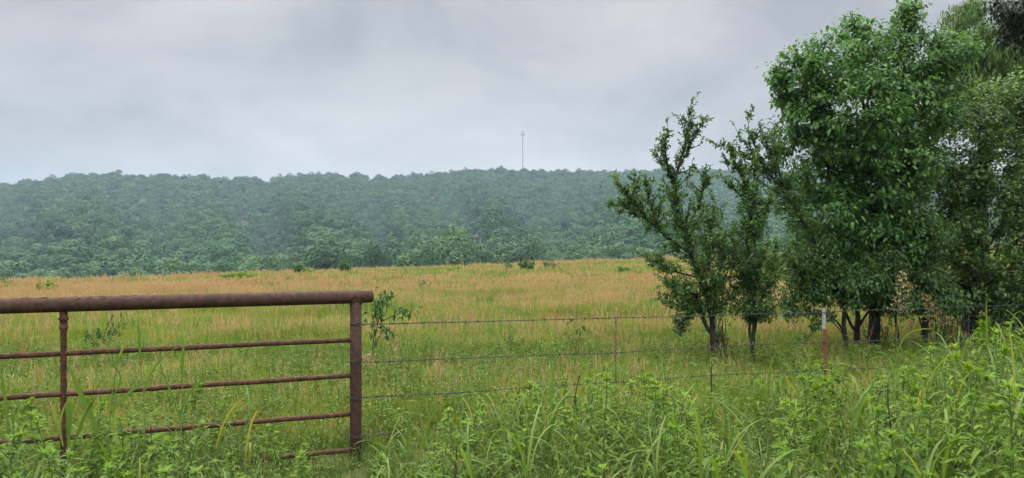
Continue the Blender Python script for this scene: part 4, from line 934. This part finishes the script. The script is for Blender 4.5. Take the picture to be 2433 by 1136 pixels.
tall_grass('folded pale grass with a bent over blade at the foot of the thin upright', 4.8, [(160, 1090), (158, 1000), (156, 960)],
    [([(163, 1060), (161, 990), (163, 945), (176, 960), (166, 1040)], .030), ([(165, 1090), (190, 1010), (215, 955), (232, 945), (205, 985)], .018), ([(150, 1060), (140, 1010), (155, 960), (165, 945)], .015)])
tall_grass('tall slender grass stalk crossing the pipe rails with a long bent blade', 4.8, [(252, 1090), (262, 990), (272, 905), (282, 855), (300, 800), (315, 762)],
    [([(262, 985), (285, 955), (325, 915), (360, 907)], .020), ([(282, 850), (298, 810), (316, 765)], .016), ([(268, 940), (300, 900), (285, 880), (252, 858)], .012)])
tall_grass('thin upright grass spike rising above the second pipe rail', 4.9, [(344, 1060), (340, 930), (333, 850), (331, 800)], [([(333, 850), (331, 800), (329, 756)], .020), ([(341, 940), (350, 900), (385, 850), (425, 825)], .012), ([(342, 990), (365, 975), (400, 978), (430, 1000)], .018)])
tall_grass('upright grass stalk with a spear shaped tip, rightmost of those crossing the pipe rails', 4.9, [(428, 1080), (430, 960), (432, 880), (434, 840)], [([(431, 890), (433, 850), (437, 815)], .024), ([(430, 980), (450, 930), (470, 900), (482, 905)], .016), ([(428, 1000), (408, 940), (380, 880), (372, 855)], .013)])
tall_grass('fine upright grass blade at the left edge before the pipe rails', 5.0, None, [([(20, 1020), (15, 950), (10, 890), (6, 860)], .020)])
tall_grass('bent pale tipped grass blade just right of the pipe post', 5.2, [(968, 1120), (970, 1040), (970, 990)], [([(968, 1100), (970, 1030), (971, 985), (972, 1030)], .024), ([(985, 1130), (1005, 1040), (1020, 990), (1050, 955), (1085, 945)], .018)])
tall_grass('tall narrow blade standing straight up in the weeds left of the twisted stay', 5.6, None, [([(1306, 1050), (1308, 960), (1309, 910), (1311, 868)], .026), ([(1300, 1050), (1330, 950), (1350, 935), (1380, 950)], .018)])
tall_grass('drooping tipped blade rising between the slim tree and the red post', 5.9, [(1822, 1060), (1824, 960), (1826, 900)], [([(1824, 940), (1828, 880), (1838, 836), (1843, 850)], .026), ([(1826, 960), (1800, 920), (1770, 910), (1745, 935)], .018)])
tall_grass('bent blade crossing low in front of the red post', 6.2, [(1890, 1040), (1905, 940), (1920, 880)], [([(1920, 880), (1922, 830), (1932, 808), (1930, 840)], .022), ([(1900, 950), (1960, 900), (1990, 880)], .020), ([(1985, 990), (1970, 930), (1950, 870), (1940, 865)], .024)])

# --- dead dark stalks left from last year
for pl, Y, lab in (([(1364, 960), (1370, 915), (1376, 893)], 5.6, 'short black dead stalk beside the straight blade left of the twisted stay'),
               ([(1545, 1060), (1552, 1010), (1560, 990), (1576, 970)], 5.3, 'black dead stalk with a kink below the twisted stay'),
               ([(1800, 1040), (1808, 1090), (1820, 1130)], 4.9, 'dark dead stalk low in the weeds under the slim tree'),
               ([(1765, 1010), (1750, 1050), (1735, 1085)], 5.0, 'slanting brown dead stalk next to the dark one under the slim tree'),
               ([(1605, 960), (1602, 1000), (1598, 1050)], 5.3, 'upright thin dead stalk between the two kinked ones'),
               ([(2310, 960), (2306, 1010), (2300, 1060)], 5.2, 'thick dark dead stalk under the erect broad blade'),
               ([(2110, 910), (2108, 960), (2114, 1010)], 5.4, 'thin dark dead stalk left of the tallest seeding grass'),
               ([(358, 1010), (360, 1060), (358, 1110)], 4.7, 'reddish dead stalk in the weeds under the pipe rails'),
               ([(1085, 1060), (1084, 1100), (1080, 1140)], 4.7, 'thin dead stalk low in the weeds right of the pipe post')):
    b = MB(); P = polyline(pl, Y, .03); z0 = float(ground_z(P[0][0], P[0][1]))
    if P[-1][2] > P[0][2]: P = P[::-1]
    P = np.concatenate([P, [[P[-1][0] + .03, P[-1][1], z0]]]); tube(b, P, np.linspace(.0035, .006, len(P)), 6)
    inv = np.array((P[-1][0], P[-1][1], z0)); b.v = [v - inv for v in b.v]
    o = b.build('dead_stalk', M['dead'], None); o.location = inv; tag(o, lab, 'stalk')
# dry tangle caught on the wire next to the post
b = MB(); c = along(t_of(872), 848); n = 60; d = rdir(n); prisms(b, c + rng.normal(0, .025, (n, 3)), c + rng.normal(0, .025, (n, 3)) + d * .05 + np.array((0, 0, -.03)), .0016, .0008)
leaves(b, c + rng.normal(0, .035, (26, 3)), rdir(26), rdir(26), .03, .010, .2); b.v = [v - c for v in b.v]
o = b.build('dry_tangle', M['seed_pale'], None); o.location = c; tag(o, 'dry straw tangle caught on the second wire beside the pipe post', 'straw')

# ------------------------------------------------------------------ the air
HZ = 0.00024
bz = float(V[:, 2].min()) if False else -60.0
zlo = float(min(v.co.z for v in ground.data.vertices)) - 1.0
b = MB(); x, zhi = 1420.0, top + 8
c8 = np.array([(sx * x, sy * x, z) for z in (zlo, zhi) for sx, sy in ((-1, -1), (1, -1), (1, 1), (-1, 1))])
b.add(c8, [np.array([[3, 2, 1, 0], [4, 5, 6, 7], [0, 1, 5, 4], [1, 2, 6, 5], [2, 3, 7, 6], [3, 0, 4, 7]])])
m, nt, out = new_mat('haze_air'); pv = nt.nodes.new('ShaderNodeVolumePrincipled'); pv.inputs['Color'].default_value = (.58, .74, .92, 1); pv.inputs['Density'].default_value = HZ; pv.inputs['Anisotropy'].default_value = .1
nt.links.new(pv.outputs[0], out.inputs['Volume'])
hz = b.build('haze', m); tag(hz, 'thin blue grey haze over the field and ridge', 'haze', kind='stuff')
